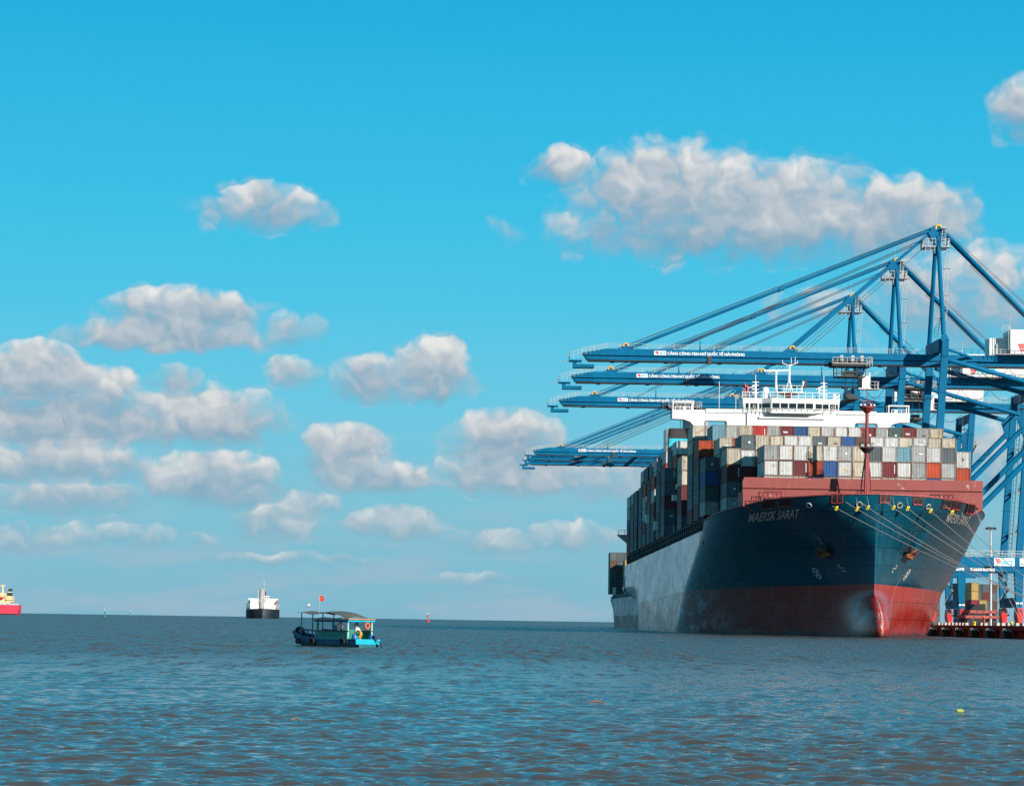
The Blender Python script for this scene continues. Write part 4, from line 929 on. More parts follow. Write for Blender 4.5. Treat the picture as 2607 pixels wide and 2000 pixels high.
    o = MB().rail([(117.2, -3.6, 60.9), (121, -3.6, 60.9)], 1.1, 1.0, 0.05).rail([(121, -5.4, 60.9), (146, -5.4, 60.9)], 1.1, 1.6, 0.05).box(117, 146, -5.5, -4.6, 60.8, 60.92).build('walkway_rail', 'rail_grey', par)
    part(MB().bar((120.6, -4.8, 61), (120.6, -4.8, 67.2), 0.08, 0.08).bar((121.0, -4.8, 61), (121.0, -4.8, 67.2), 0.08, 0.08).rail([(119.4, -4, 66.2), (121, -4, 66.2)], 1.0, 0.8, 0.04).tube((121.2, -3, 66.3), (121.2, -3, 69.4), 0.06, n=5), 'roof_ladder', 'rail_grey')
    sh = MB(); x0, z0 = 122.7, 63.2
    for r in range(3):
        for c in range(2 + (r < 2)):
            a = x0 + c * 0.52 + r * 0.20; sh.box(a, a + 0.46, -4.64, -4.61, z0 - r * 0.52 - 0.45, z0 - r * 0.52)
    o = sh.build('emblem', 'letter_red'); o.parent = h_
    o = MB().prism([(122.6, 63.35), (125.2, 63.7), (125.8, 63.6), (125.0, 63.45)], -4.64, -4.61).build('emblem_wave', 'letter_cyan'); o.parent = h_
    letters('lettering', 'HICT', 4.4, 1.3, lambda u, v: (124.5 + u, -4.63, 61.6 + v), 'letter_cyan', h_, 0.05)
    # lettering on the boom
    wp = part(MB().box(43.95, 46.6, -1.68, -1.6, 59.72, 60.62), 'sign_panel', 'letter_white')
    letters('lettering', 'HICT', 1.55, 0.52, lambda u, v: (44.95 + u, -1.70, 59.90 + v), 'letter_cyan', wp, 0.04)
    o = MB().prism([(44.1, 60.5), (44.85, 60.5), (44.85, 59.85), (44.6, 59.85)][::-1], -1.70, -1.685).build('emblem', 'letter_red'); o.parent = wp
    tx = 'C\u1EA2NG C\u00D4NG-TEN-NO QU\u1ED0C T\u1EBE H\u1EA2I PH\u00D2NG'
    vs, fs = text_mesh(tx, 0.60, 0.012)
    w0 = text_mesh('C\u1EA2NG C\u00D4NG-TEN-NO', 0.60, 0.012)[0][:, 0].max()      # the horn of the vowel is drawn by hand
    n0 = len(vs); vs = np.vstack([vs, [[w0 - 0.10, 0.50], [w0 + 0.02, 0.50], [w0 + 0.10, 0.68], [w0 - 0.01, 0.70]]]); fs = fs + [(n0, n0 + 1, n0 + 2, n0 + 3)]
    k = 16.75 / vs[:, 0].max(); n1_ = len(vs)
    vs = np.vstack([vs, vs + [0.055, 0.0], vs + [0.03, 0.02]]); fs = fs + [tuple(i + n1_ for i in f) for f in fs] + [tuple(i + 2 * n1_ for i in f) for f in fs]      # struck three times for weight
    part(MB().add([(46.85 + u * k, -1.645 - 0.002 * (i // n1_), 59.82 + v - 0.0008 * u) for i, (u, v) in enumerate(vs)], fs), 'lettering', 'letter_white')
    # festoon cables
    fe = MB()
    for a, b, d in ((93.5, 98.2, 2.3), (98.2, 102.8, 2.6), (102.8, 108.5, 2.4), (108.5, 114.5, 2.3), (114.5, 121, 2.6), (121, 128, 2.6), (128, 135, 2.6)):
        fe.path([(a + (b - a) * q, -2.3, 58.2 - d * 4 * q * (1 - q)) for q in np.linspace(0, 1, 11)], 0.065, 5)
    part(fe, 'festoon_cable', 'rope_dark')
    part(MB().box(106.8, 112, -1.9, -1.6, 58.6, 60.4).rail([(104, -2.4, 60.9), (116, -2.4, 60.9)], 1.1, 1.5, 0.04), 'hinge_plate', 'crane_blue')

def crane_trolley(par, x):
    """trolley with hoist frame, cab and head block, centred under the boom at x"""
    def part(mb, name, m, smooth=False): return mb.build(name, m, par, smooth)
    fr = MB().box(x - 4.3, x + 4.3, -3.2, 3.2, 57.9, 58.2).box(x - 4.4, x + 3.0, -2.6, -2.2, 58.2, 59.0).box(x - 3.2, x + 3.0, -2.5, 2.5, 55.6, 55.8).box(x - 1.2, x + 0.8, -2, 2, 55.8, 57.0)
    for a in (-3.2, -1.4, 1.2, 3.0):
        for y in (-2.5, 2.5): fr.bar((x + a, y, 55.6), (x + a, y, 58.0), 0.22, 0.22)
    for y in (-2.5, 2.5): fr.bar((x - 3.2, y, 56.7), (x + 3.0, y, 56.7), 0.15, 0.15)
    part(fr, 'trolley_frame', 'steel_dark')
    dk2 = MB().box(x - 4.2, x + 4.0, -3.6, -2.4, 58.35, 58.55).rail([(x - 4.2, -3.6, 58.5), (x + 4.2, -3.6, 58.5)], 1.2, 1.1, 0.05).rail([(x + 3.2, -3.7, 57.9), (x + 4.4, -3.7, 57.9)], 1.9, 0.6, 0.06)
    for a in (-2.2, 0.2, 2.2): dk2.box(x + a - 0.35, x + a + 0.35, -3.3, -2.8, 59.0, 60.2)
    part(dk2, 'trolley_walkway', 'rail_grey')
    c = MB().box(x + 1.9, x + 3.2, -1.6, 1.0, 53.2, 55.7); cb = part(MB().box(x + 2.5, x + 4.3, -1.6, 1.2, 53.3, 55.9).box(x + 1.75, x + 4.3, -1.5, 1.2, 55.3, 55.95).box(x + 1.7, x + 4.6, -1.8, 1.4, 53.05, 53.3).box(x + 2.9, x + 3.2, -1.2, -0.9, 55.9, 56.7).box(x + 4.0, x + 4.3, -1.2, -0.9, 55.9, 56.7), 'operator_cab', 'white_paint')
    o = MB().box(x + 1.8, x + 2.5, -1.5, 1.1, 53.3, 55.3).build('window', 'window_glass'); o.parent = cb
    o = MB().rail([(x + 4.3, -1.7, 53.2), (x + 6.2, -1.7, 53.2)], 1.5, 0.9, 0.05).rail([(x + 6.2, -1.7, 53.2), (x + 6.2, 1.2, 53.2)], 1.5, 0.9, 0.05).box(x + 4.3, x + 6.2, -1.8, 1.2, 53.0, 53.15).build('cab_balcony', 'rail_grey'); o.parent = cb
    part(MB().bar((x + 1.5, -0.5, 55.8), (x + 3.4, -0.5, 58.2), 0.6, 0.6).box(x + 1.5, x + 2.8, -2.2, 2.2, 56.2, 58.1), 'cab_hanger', 'crane_blue')
def crane_head_block(par, x, z):
    hb = MB().box(x - 0.9, x + 0.9, -1.2, 1.2, z, z + 0.7).box(x - 1.2, x + 1.2, -6.1, 6.1, z - 0.8, z - 0.3)
    hb.build('head_block', 'steel_dark', par)
    rp = MB()
    for a in (-0.8, 0.8):
        for y in (-1, 1): rp.tube((x + a, y, z + 0.6), (x + a, y, 55.6), 0.04, n=5)
    rp.build('hoist_rope', 'rope_dark', par)
def beam_signs(par, kind):
    y = -10.78
    def sign(x0, x1, z0, z1, tx, tw, th, tx0, m, bold):
        p = MB().box(x0, x1, y - 0.06, y, z0, z1).build('sign_panel', 'letter_white', par)
        letters('lettering', tx, tw, th, lambda u, v: (tx0 + u, y - 0.08, z0 + 0.22 + v), m, p, bold); return p
    if kind == 0:
        p = sign(116.5, 120.9, 15.0, 16.7, 'HICT', 2.75, 0.95, 117.9, 'letter_cyan', 0.03)
        for r in range(3):                       # the tiled shield
            for c in range(2 + (r < 2)): a = 116.75 + c * 0.34 + r * 0.16; o = MB().box(a, a + 0.29, y - 0.08, y - 0.065, 16.22 - r * 0.36, 16.50 - r * 0.36 + 0.02).build('emblem_tile', 'letter_red'); o.parent = p
        o = MB().prism([(116.8, 16.45), (118.6, 16.62), (119.2, 16.54), (118.5, 16.46)][::-1], y - 0.08, y - 0.065).build('emblem_wave', 'letter_cyan'); o.parent = p
        p = sign(122.0, 127.0, 15.0, 16.7, 'MITSUI', 2.4, 0.34, 122.2, 'letter_black', 0.01)
        o = MB().box(122.9, 123.4, y - 0.08, y - 0.062, 16.05, 16.5).build('emblem', 'letter_black'); o.parent = p
        o = MB().box(123.3, 124.1, y - 0.08, y - 0.062, 15.75, 15.95).build('emblem', 'letter_cyan'); o.parent = p
    else:
        for x0, x1, tx in ((117.6, 120.5, 'HICT'), (122.0, 124.75, 'MITSUI'), (124.95, 127.7, 'PACECO')):
            sign(x0, x1, 15.05, 15.85, tx, x1 - x0 - 0.7, 0.40, x0 + 0.35, 'letter_cyan' if tx == 'HICT' else 'letter_black', 0.015)
CRANES = [(655.0, 86.8, 'nearest to the viewer, its cab above the ship\'s fore mast', 0), (716.0, 110.5, 'second from the viewer, boom passing behind the ship\'s radar mast', 1),
          (795.0, 61.5, 'third from the viewer, boom ending above the left bridge wing', None), (1034.0, 82.0, 'fourth from the viewer, upper boom of the low far group', None),
          (1066.0, 80.0, 'fifth from the viewer, middle boom of the low far group', None), (1098.0, 84.0, 'farthest of all, lowest boom of the far group', None)]
proto = None
for i, (cy, tx_, say, sg) in enumerate(CRANES):
    if proto is None:
        c = empty('ship_to_shore_crane', (0, cy, 0)); crane_legs(None, c); crane_boom(c); proto = c
    else:
        c = proto.copy(); COL.objects.link(c); c.location = (0, cy, 0)
        for ch in proto_parts: copy_tree(ch, c)
    if i == 0: proto_parts = list(c.children)
    crane_trolley(c, tx_)
    if i < 3: crane_head_block(c, tx_, 51.3)
    if sg is not None: beam_signs(c, sg)
    tag(c, f'blue quay crane {say}', 'crane', 'blue container cranes along the quay')

# ------------------------------------------------------------------ quay
QX = 95.6
q = MB().box(QX, 420, 250, 1500, QZ - 0.45, QZ)
quay = struct(q.build('quay', 'quay_concrete'))
wl_ = MB().box(QX - 0.25, QX + 0.4, 250, 1500, QZ - 0.75, QZ + 0.004); o = wl_.build('coping', 'quay_rust'); o.parent = quay
o = MB().box(QX + 0.7, QX + 1.2, 250, 1500, -4, QZ - 0.45).build('quay_wall', 'quay_rust'); o.parent = quay
fproto = None
FY = [511.0, 526.8, 542.4, 558.6, 574.2, 588.8, 604.5, 480.0]
side_words = ['second', 'third', 'fourth', 'fifth', 'sixth', 'seventh', 'eighth', 'first']
for i, y in enumerate(FY):
    if fproto is None:
        f = empty('quay_fender', (QX, y, 0)); fproto = f
        MB().box(-1.75, -1.42, 0, 2.6, 0.05, 1.72).build('panel', 'fender_green', f)
        for z in (0.5, 1.25): MB().lathe([(0.62, -1.42), (0.48, -0.8), (0.7, 0.0)], (0, 1.3, z), 14, 'x').build('rubber_cone', 'rubber', f)
        MB().box(-1.42, -0.1, 0.25, 2.4, 0.05, 1.5).build('buffer_block', 'rubber', f)
        ch = MB()
        for k in range(9): ch.ring((-1.3 + 0.135 * k, -0.05, 1.52 - 0.12 * math.sin(k * 1.1) - 0.02 * k), 0.085, 0.035, 'y', n=8, m=5)
        ch.build('chain', 'letter_white', f)
    else:
        f = fproto.copy(); COL.objects.link(f); f.location = (QX, y, 0)
        for chd in fp_parts: copy_tree(chd, f)
    if i == 0: fp_parts = list(f.children)
    if y < 500: pass
    tag(f, f'black rubber quay fender with white chain, {side_words[i]} fender back from the right edge' if i < 7 else 'black rubber quay fender nearest to the viewer at the right edge', 'fender', 'rubber fenders along the quay')
# kerb blocks, bollards
bx_proto = MB().prism([(0, 0), (0.6, 0), (0.55, 0.5), (0.05, 0.5)], 0, 1.9).mesh('kerb_block', 'letter_worn')
ys_ = [505, 511, 518.5, 524, 529, 541, 545, 561, 564.4, 568, 572, 576, 580, 584.5, 588, 592]
for i, y in enumerate(ys_):
    o = bpy.data.objects.new('kerb_block', bx_proto); COL.objects.link(o); o.location = (QX + 0.55, y, QZ)
    tag(o, f'white kerb block on the quay edge, {ORD[i]} from the right', 'kerb block', 'white kerb blocks on the quay edge')
for i, y in enumerate((513.5, 549.5)):
    o = MB().lathe([(0.28, 0), (0.22, 0.1), (0.2, 0.35), (0.34, 0.5), (0.34, 0.62), (0.1, 0.72)], n=14).build('bollard', 'rat_yellow'); o.location = (QX + 0.25, y, QZ)
    tag(o, 'yellow mooring bollard at the quay edge ' + ('right of' if i == 0 else 'left of') + ' the orange worker', 'bollard', 'yellow bollards')
# rust-red hatch covers on trestles
for i, (x0, x1, y, z0, z1) in enumerate(((102.8, 109.6, 600, 3.55, 4.2), (110.6, 116.6, 640, 4.75, 5.45))):
    h = MB().box(x0, x1, y, y + 9, z0 + 0.1, z1)
    t = h.build('hatch_cover', 'deck_red'); 
    for x in np.linspace(x0 + 0.1, x1 - 0.3, 5): MB().box(x, x + 0.2, y - 0.08, y + 0.02, z0, z1 - 0.1).build('rib', 'mast_red', t)
    for x in (x0 + 0.5, x1 - 1.1):
        MB().box(x, x + 0.5, y + 0.6, y + 1.2, QZ, z0 + 0.1).build('trestle_leg', 'steel_dark', t); MB().box(x, x + 0.5, y + 7.6, y + 8.2, QZ, z0 + 0.1).build('trestle_leg', 'steel_dark', t)
    tag(t, ('lower' if i == 0 else 'upper') + ' of two rust-red steel hatch covers lying on the quay', 'hatch cover', 'hatch covers on the quay')
tp = MB().prism([(119.6, QZ), (120.2, 4.6), (122.2, 7.2), (124.6, 7.3), (124.8, QZ)], 700, 709).build('tarpaulin_stack', 'rubber'); tag(tp, 'dark sloping cargo stack under black tarpaulin behind the hatch covers', 'cargo')
# yard containers
ytag = 'containers in the yard behind the cranes'
def yard(x, y, cols, z0=QZ, words=''):
    z = z0
    for t, (c, w) in enumerate(cols):
        if c: container(x, y, z, 2.87, c, w, ytag, 'none')
        z += 2.9
yard(174.6, 1000, [(None, ''), ('yellow', 'yellow container under the crimson one in the quay yard'), ('crimson', 'crimson container in the yard left of the yellow one'), ('yellow', 'yellow container directly above the crimson one in the yard'), ('yellow', 'topmost yellow container of the stack above the crimson one')])
yard(177.3, 1000.2, [('yellow', 'lowest yellow container right of the crimson one'), ('yellow', 'second yellow container up right of the crimson one'), ('yellow', 'upper yellow container beside the crimson one, right column')])
yard(173.0, 1016, [(None, ''), (None, ''), (None, ''), ('slate', 'slate container behind the yellow stack, third tier'), ('brown', 'brown container on top behind the yellow stack')])
for k, (x, c1, c2) in enumerate(((176.0, 'maroon', 'slate'), (178.6, 'slate', 'green'), (181.4, 'green', 'slate'), (184.0, 'slate', 'maroon'), (186.6, 'brown', 'slate'))):
    yard(x, 1032, [(c, f'{LOOK[c]} yard container behind the yellow stacks, {ORD[k]} column from the left, {ORD[t]} tier up') for t, c in enumerate([c2, c1, c1, c2, c1])])
for k, (x, c1) in enumerate(((158.0, 'maroon'), (160.6, 'crimson'), (163.3, 'brown'))):
    yard(x, 1010, [(c, f'{LOOK[c]} yard container seen beside the hull, {ORD[k]} column from the left, {ORD[t]} tier') for t, c in enumerate(['slate', c1, 'slate'])])
# high-mast floodlight
lm = empty('light_mast', (143.8, 800, QZ)); tag(lm, 'tall grey floodlight mast with a ring of lamps behind the ship\'s bow', 'light mast')
MB().tube((0, 0, 0), (0, 0, 26.4), 0.42, 0.2, 12).build('pole', 'galvanised', lm)
MB().ring((0, 0, 25.9), 1.0, 0.09, 'z', n=16, m=5).bar((-1, 0, 25.9), (1, 0, 25.9), 0.1, 0.1).bar((0, -1, 25.9), (0, 1, 25.9), 0.1, 0.1).build('lamp_ring', 'galvanised', lm)
for k in range(8):
    t = 2 * math.pi * k / 8; MB().bar((math.cos(t) * 1.0, math.sin(t) * 1.0, 26.1), (math.cos(t) * 1.5, math.sin(t) * 1.5, 25.7), 0.45, 0.3).build('lamp', 'steel_dark', lm)

# ------------------------------------------------------------------ mooring ropes with rat guards
BOL = (97.2, 459.0, QZ + 0.4)
ropes = [(-7.0, 20.9, 0.9, 'first'), (-5.0, 21.5, 2.6, 'second'), (-2.3, 21.2, 1.3, 'third'), (1.2, 21.7, 2.3, 'fourth'), (4.3, 21.3, 1.5, 'fifth'), (8.8, 21.0, 1.1, 'sixth'), (12.0, 21.6, 2.6, 'seventh')]
for i, (x, z, g, w) in enumerate(ropes):
    s = 1 if x > 0 else -1; a = on_hull(hull_y_at(max(0.3, abs(x) * 0.97), z), z, s, 0.3); b = Vector(BOL) + Vector((0.25 * (i % 3), (i % 4) * 1.6 - 2.4, 0))
    pts = []
    for t in np.linspace(0, 1, 25): p_ = a.lerp(b, t); pts.append(p_ - Vector((0, 0, 2.2 * 4 * t * (1 - t) * (0.35 + 0.12 * (i % 3)))))
    o = MB().path(pts, 0.052, 6).build('mooring_rope', 'rope')
    tag(o, f'pale mooring rope from the bow down to the quay, {w} from the left', 'rope', 'mooring ropes at the bow')
    d = (pts[1] - pts[0]).normalized(); c = pts[0] + d * g
    side = d.cross(Vector((0, 0, 1))).normalized(); up = side.cross(d).normalized()
    rg = MB()
    for k in (-1, 1): rg.bar(c + side * 0.17 * k - up * 0.36, c + side * 0.17 * k + up * 0.32, 0.20, 0.16)
    rg.bar(c - side * 0.25 + up * 0.26, c + side * 0.25 + up * 0.26, 0.16, 0.2)
    r = rg.build('rat_guard', 'rat_yellow'); tag(r, f'yellow rat guard on the {w} bow mooring rope from the left', 'rat guard', 'yellow rat guards on the mooring ropes')
    if i in (1, 2, 3, 4): MB().tube(c + up * 0.3, c + Vector((-0.1, 0.3, 1.8)), 0.03, n=4).build('lanyard', 'rope', r)
for i, (x, z, yb) in enumerate(((15.6, 20.6, 508.0), (18.6, 21.2, 506.0))):
    a = on_hull(hull_y_at(x, z), z, 1, 0.2); pts = [a.lerp(Vector((96.6, yb, QZ + 0.5)), t) for t in np.linspace(0, 1, 6)]
    o = MB().path(pts, 0.045, 5).build('breast_line', 'rope'); tag(o, 'thin dark line hanging steeply from the ' + ('ship\'s port name' if i == 0 else 'far right bow corner') + ' to the quay', 'rope', 'steep lines at the port bow')

# ------------------------------------------------------------------ second ship berthed astern
def S2(y): return float(np.interp(y, [815, 850, 1000, 1062], [1, 18, 18, 16.5]))
s2 = empty('feeder_ship', (73.5, 950, 0)); tag(s2, 'grey-blue container vessel lying astern of the large ship, stern showing', 'container ship')
X2 = 73.6
def s2side(za, zb, m, name):
    b = MB(); ysn = np.linspace(815, 1062, 26)
    for s in (-1, 1):
        rows = []
        for k in range(6):
            z = za + (zb - za) * k / 5; row = []
            for y in ysn:
                w = S2(y) * (1 - (max(0, y - 1015) / 47) ** 2 * np.interp(z, [-3, 0, 4, 9.5], [0.4, 0.24, 0.10, 0.0])); row.append((X2 + s * w, y, z))
            rows.append(row if s > 0 else row[::-1])
        b.grid(rows)
    b.grid([[(X2 + s * 16.5 * (1 - np.interp(z, [-3, 0, 4, 9.5], [0.4, 0.24, 0.10, 0.0])), 1062, z) for s in (1, -1)] for z in np.linspace(za, zb, 4)])
    o = b.build(name, m); keep(o, s2)
s2side(3.9, 9.6, 'hull_pale', 'hull'); s2side(-3, 3.9, 'hull_dark', 'boot_topping')
keep(MB().box(X2 - 16.3, X2 + 16.3, 850, 1061, 9.0, 9.4).box(X2 - 16, X2 + 16, 850, 1058, 9.4, 11.3).build('deck', 'hold_dark'), s2)
keep(MB().rail([(X2 - 16.4, 1050, 9.5), (X2 - 16.4, 1061, 9.5)], 1.1, 2, 0.07).box(X2 - 16.6, X2 - 15.5, 1046, 1048, 11.3, 13.8).build('stern_rail', 'white_paint'), s2)
for k, (x, y, cols) in enumerate(((-17.6, 1046, ['slate', 'green', 'slate', 'brown', 'slate']), (-15.1, 1046, ['slate', 'slate', 'green', 'slate', 'slate']), (-12.6, 1046, ['slate', 'maroon', 'slate', 'slate', 'slate']), (-13.4, 1031, ['green', 'slate', 'yellow', 'yellow']), (-10.9, 1031, ['slate', 'slate', 'slate', 'cream']))):  # after stack kept to dark colours: its shade is put into the paint
    z = 11.4
    for t, c in enumerate(cols):
        container(X2 + x + 1.25, y, z, 2.87, c, f'{LOOK[c]} container on the vessel astern, {"after" if y > 1040 else "forward"} stack, {ORD[k % 3]} column, {ORD[t]} tier up', 'containers on the vessel astern', 'none'); z += 2.9

# ------------------------------------------------------------------ ships on the horizon
paint('black_hull', (0.010, 0.020, 0.035), 0.45, var=0.3, scale=0.1, streak=0.3)
paint('grey_crane', (0.42, 0.40, 0.38), 0.6, var=0.25, scale=0.3, streak=0.3)
paint('pink_rust', (0.50, 0.30, 0.27), 0.7, var=0.3, scale=0.3, streak=0.4)
bs = empty('bulk_carrier', (-200.5, 3300, 0), R(3.4)); bs.scale = (1.30, 1.2, 1.36); tag(bs, 'black-hulled bulk carrier with white bridge seen bow-on at the horizon', 'cargo ship')
def bowform(L, Bh, zt, m, par, name='hull', z0=-2.0):
    b = MB(); rows_l, rows_r = [], []
    for k in range(7):
        z = z0 + (zt - z0) * k / 6; fl = 0.62 + 0.38 * k / 6; rl_, rr_ = [], []
        for i in range(15):
            t = i / 14; y = L * t ** 1.6; w = Bh * min(1, (1 - (1 - min(1, t * 3.2 * fl)) ** 2.2)); zz = z + (0.9 * (1 - t) ** 6 if k == 6 else 0)
            rl_.append((-w, y, zz)); rr_.append((w, y, zz))
        rows_l.append(rl_[::-1]); rows_r.append(rr_)
    b.grid(rows_l); b.grid(rows_r); return b.build(name, m, par, True)
bowform(150, 14.2, 7.2, 'black_hull', bs)
MB().box(-13.5, 13.5, 20, 150, 5.5, 6.0).build('deck', 'pink_rust', bs)
MB().box(-11, 11, 118, 130, 6, 15.6).prism([(-13.2, 16.6), (13.2, 16.6), (13.2, 16.1), (9, 14.2), (-9, 14.2), (-13.2, 16.1)], 117.5, 124).build('bridge_house', 'bridge_white', bs)
wb = MB().box(1.0, 5.2, 117, 124, 16.6, 19.0).build('wheelhouse', 'bridge_white', bs)
for x in (1.6, 3.4): MB().box(x, x + 1.2, 116.9, 117.05, 17.4, 18.3).build('window', 'window_glass', wb)
MB().lathe([(2.3, 6), (2.5, 14), (2.4, 23.5), (1.9, 24.0)], (-1.2, 40, 0), 14).build('crane_post', 'grey_crane', bs)
MB().box(-3.6, 2.4, 38, 44, 13.6, 15.0).rail([(-4, 38, 15), (3, 38, 15)], 1.2, 1.5, 0.08).build('crane_platform', 'grey_crane', bs)
MB().tube((0.9, 60, 20), (0.9, 60, 32.4), 0.22, 0.12, 6).box(0.3, 1.4, 59.8, 60.2, 27.2, 28.0).box(-0.1, 0.9, 59.8, 60.2, 30.4, 31.0).bar((-0.8, 60, 28.6), (2.4, 60, 29.4), 0.15, 0.15).build('signal_mast', 'rail_grey', bs)
MB().tube((-3.9, 90, 12), (-3.9, 90, 22.4), 0.35, 0.35, 8).lathe([(0.55, 22), (0.6, 23), (0.3, 23.6)], (-3.9, 90, 0), 8).build('kingpost', 'bridge_white', bs)
MB().box(1.6, 2.6, 110, 112, 19, 22.2).build('funnel', 'funnel_black', bs)
for s in (-1, 1):
    g_ = MB()
    for k in range(4): g_.box(s * 12.3 - 1.6 + k * 0.9, s * 12.3 - 1.1 + k * 0.9, 60, 61, 6, 12.6 if s < 0 else 11.8)
    g_.box(s * 12.3 - 1.6, s * 12.3 + 1.6, 60, 61, 8.2, 8.8); g_.build('deck_crane_grab', 'pink_rust', bs)
    lb = MB().lathe([(0.1, -2), (0.8, -1.2), (0.9, 1), (0.1, 2)], (s * 12.0, 116, 13.6), 10, 'y').build('lifeboat', 'letter_red' if s > 0 else 'black_hull', bs)
    MB().ring((s * 2.6 - 1.6, 9, 4.0), 0.6, 0.28, 'y', n=10, m=6).build('anchor', 'pink_rust', bs)
MB().box(4.2, 7.6, 7.4, 7.6, 5.2, 5.7).build('name_plate', 'letter_worn', bs)
MB().tube((7.0, 30, 6), (7.0, 30, 11.5), 0.2, n=6).build('fore_mast', 'rail_grey', bs)

paint('ship_red', (0.62, 0.035, 0.07), 0.5, var=0.15, scale=0.1); paint('ship_cream', (0.72, 0.55, 0.30), 0.55, var=0.12, scale=0.3)
rs = empty('coaster', (-443, 3000, 0)); rs.scale = (1.25, 1.25, 1.25); tag(rs, 'red-hulled cream freighter cut by the left edge at the horizon, stern to the right', 'cargo ship')
MB().prism([(-70, -1), (15.0, -1), (16.4, 0.8), (17.2, 4.0), (17.2, 7.8), (-70, 7.8)], -9, 9).build('hull', 'ship_red', rs)
MB().prism([(-70, -1.2), (14.6, -1.2), (16.5, 1.0), (-70, 1.0)], -9.05, 9.05).build('boot_topping', 'black_hull', rs)
MB().rail([(9, -8.8, 7.8), (17, -8.8, 7.8)], 1.0, 1.5, 0.12).rail([(-60, -8.8, 7.8), (9, -8.8, 7.8)], 1.0, 3, 0.12).build('guard_rail', 'bridge_white', rs)
MB().box(-60, -2, -7, 7, 7.8, 16.2).box(-60, 6.8, -7.6, 7.6, 14.0, 17.2).box(-2, 10.5, -7, 7, 9.0, 10.0).box(-2, 6.5, -6, 6, 10.0, 14).box(7.0, 11.8, -6, 6, 10, 14.9).box(6.5, 12.2, -7, 7, 11.8, 12.2).build('accommodation', 'ship_cream', rs)
fu = MB().box(8.0, 10.8, -2, 2, 14.9, 20.5).build('funnel', 'funnel_black', rs); MB().box(7.95, 10.85, -2.05, 2.05, 17.7, 18.3).build('band', 'bridge_white', fu)
MB().lathe([(0.1, -2.4), (0.9, -1.8), (1.0, 1.2), (0.3, 2.3)], (3.2, -7.6, 13.2), 10, 'x').build('lifeboat', 'letter_red', rs)
MB().bar((3.6, 0, 17.2), (3.4, 0, 22.4), 1.5, 1.2, 0.7, 0.7).box(1.6, 5.2, -0.5, 0.5, 22.4, 23.4).build('radar_mast', 'ship_cream', rs)
for k in range(5): MB().box(-9 + k * 1.6, -8.2 + k * 1.6, -7.72, -7.6, 15.6, 16.3).build('window', 'window_glass', rs)

# ------------------------------------------------------------------ buoys
paint('buoy_red', (0.62, 0.02, 0.03), 0.5); paint('buoy_green', (0.03, 0.20, 0.10), 0.5)
def buoy(loc, h, m, label):
    b = empty('channel_buoy', loc); tag(b, label, 'buoy', 'channel buoys'); k = h / 6.0
    MB().lathe([(0.9 * k, -0.4), (1.1 * k, 0.2 * k), (1.1 * k, 1.0 * k), (0.7 * k, 1.3 * k)], n=14).build('float', m, b)
    tw = MB()
    for t in (0.4, 2.5, 4.6): tw.bar((0.75 * k * math.cos(t), 0.75 * k * math.sin(t), 1.2 * k), (0.28 * k * math.cos(t), 0.28 * k * math.sin(t), 4.6 * k), 0.18 * k, 0.18 * k)
    for z in (2.4, 3.5): tw.lathe([(0.6 * k, z * k), (0.6 * k, z * k + 0.15 * k)], n=8)
    tw.build('tower', m, b); MB().lathe([(0.42 * k, 3.5 * k), (0.42 * k, 4.7 * k)], n=10).build('day_mark', m, b)
    MB().lathe([(0.16 * k, 4.7 * k), (0.2 * k, 5.3 * k), (0.1 * k, 6 * k)], n=8).build('lantern', 'bridge_white', b)
buoy((-12.8, 2000, 0), 6.4, 'buoy_red', 'red channel buoy with lattice top standing at the horizon')
buoy((-259, 2300, 0), 6.0, 'buoy_green', 'larger green channel buoy nearer the red freighter at the horizon')
buoy((-292 + 33, 2500 * 1.0, 0), 0.1, 'buoy_green', 'x') if False else None
buoy((-365, 3500, 0), 6.6, 'buoy_green', 'smaller green channel buoy right of the larger green buoy')

# ------------------------------------------------------------------ flotsam
paint('driftwood', (0.16, 0.085, 0.05), 0.8, var=0.4, scale=4); paint('float_lime', (0.38, 0.44, 0.08), 0.5, var=0.1); paint('dry_reed', (0.20, 0.15, 0.09), 0.8, var=0.4, scale=5)
def log(loc, L, r, rz, m, name, label, cat):
    o = MB().tube((-L / 2, 0, 0), (-L * 0.1, 0.03, 0.03), r * 0.7, r, 8).tube((-L * 0.1, 0.03, 0.03), (L / 2, 0, -0.02), r, r * 0.45, 8).bar((-L * 0.2, 0, 0), (-L * 0.3, 0.08, r * 1.9), r * 0.5, r * 0.5).build(name, m); o.location = loc; o.rotation_euler = (0, 0, rz); tag(o, label, cat)
log((3.3, 66.3, 0.05), 0.34, 0.028, 0.15, 'driftwood', 'driftwood', 'short brown driftwood piece floating below the ship\'s stern', 'driftwood')
log((-2.55, 52.2, 0.05), 0.20, 0.02, -0.2, 'dry_reed', 'reed_bundle', 'pale reed clump floating on the water at left of centre', 'flotsam')
f_ = MB().lathe([(0.02, -0.07), (0.04, -0.05), (0.045, 0.05), (0.02, 0.07)], n=10, axis='x').lathe([(0.015, 0.065), (0.015, 0.10)], n=8, axis='x').build('plastic_bottle', 'float_lime'); f_.location = (10.75, 63.4, 0.06); tag(f_, 'small lime-green plastic float on the water at lower right', 'float')

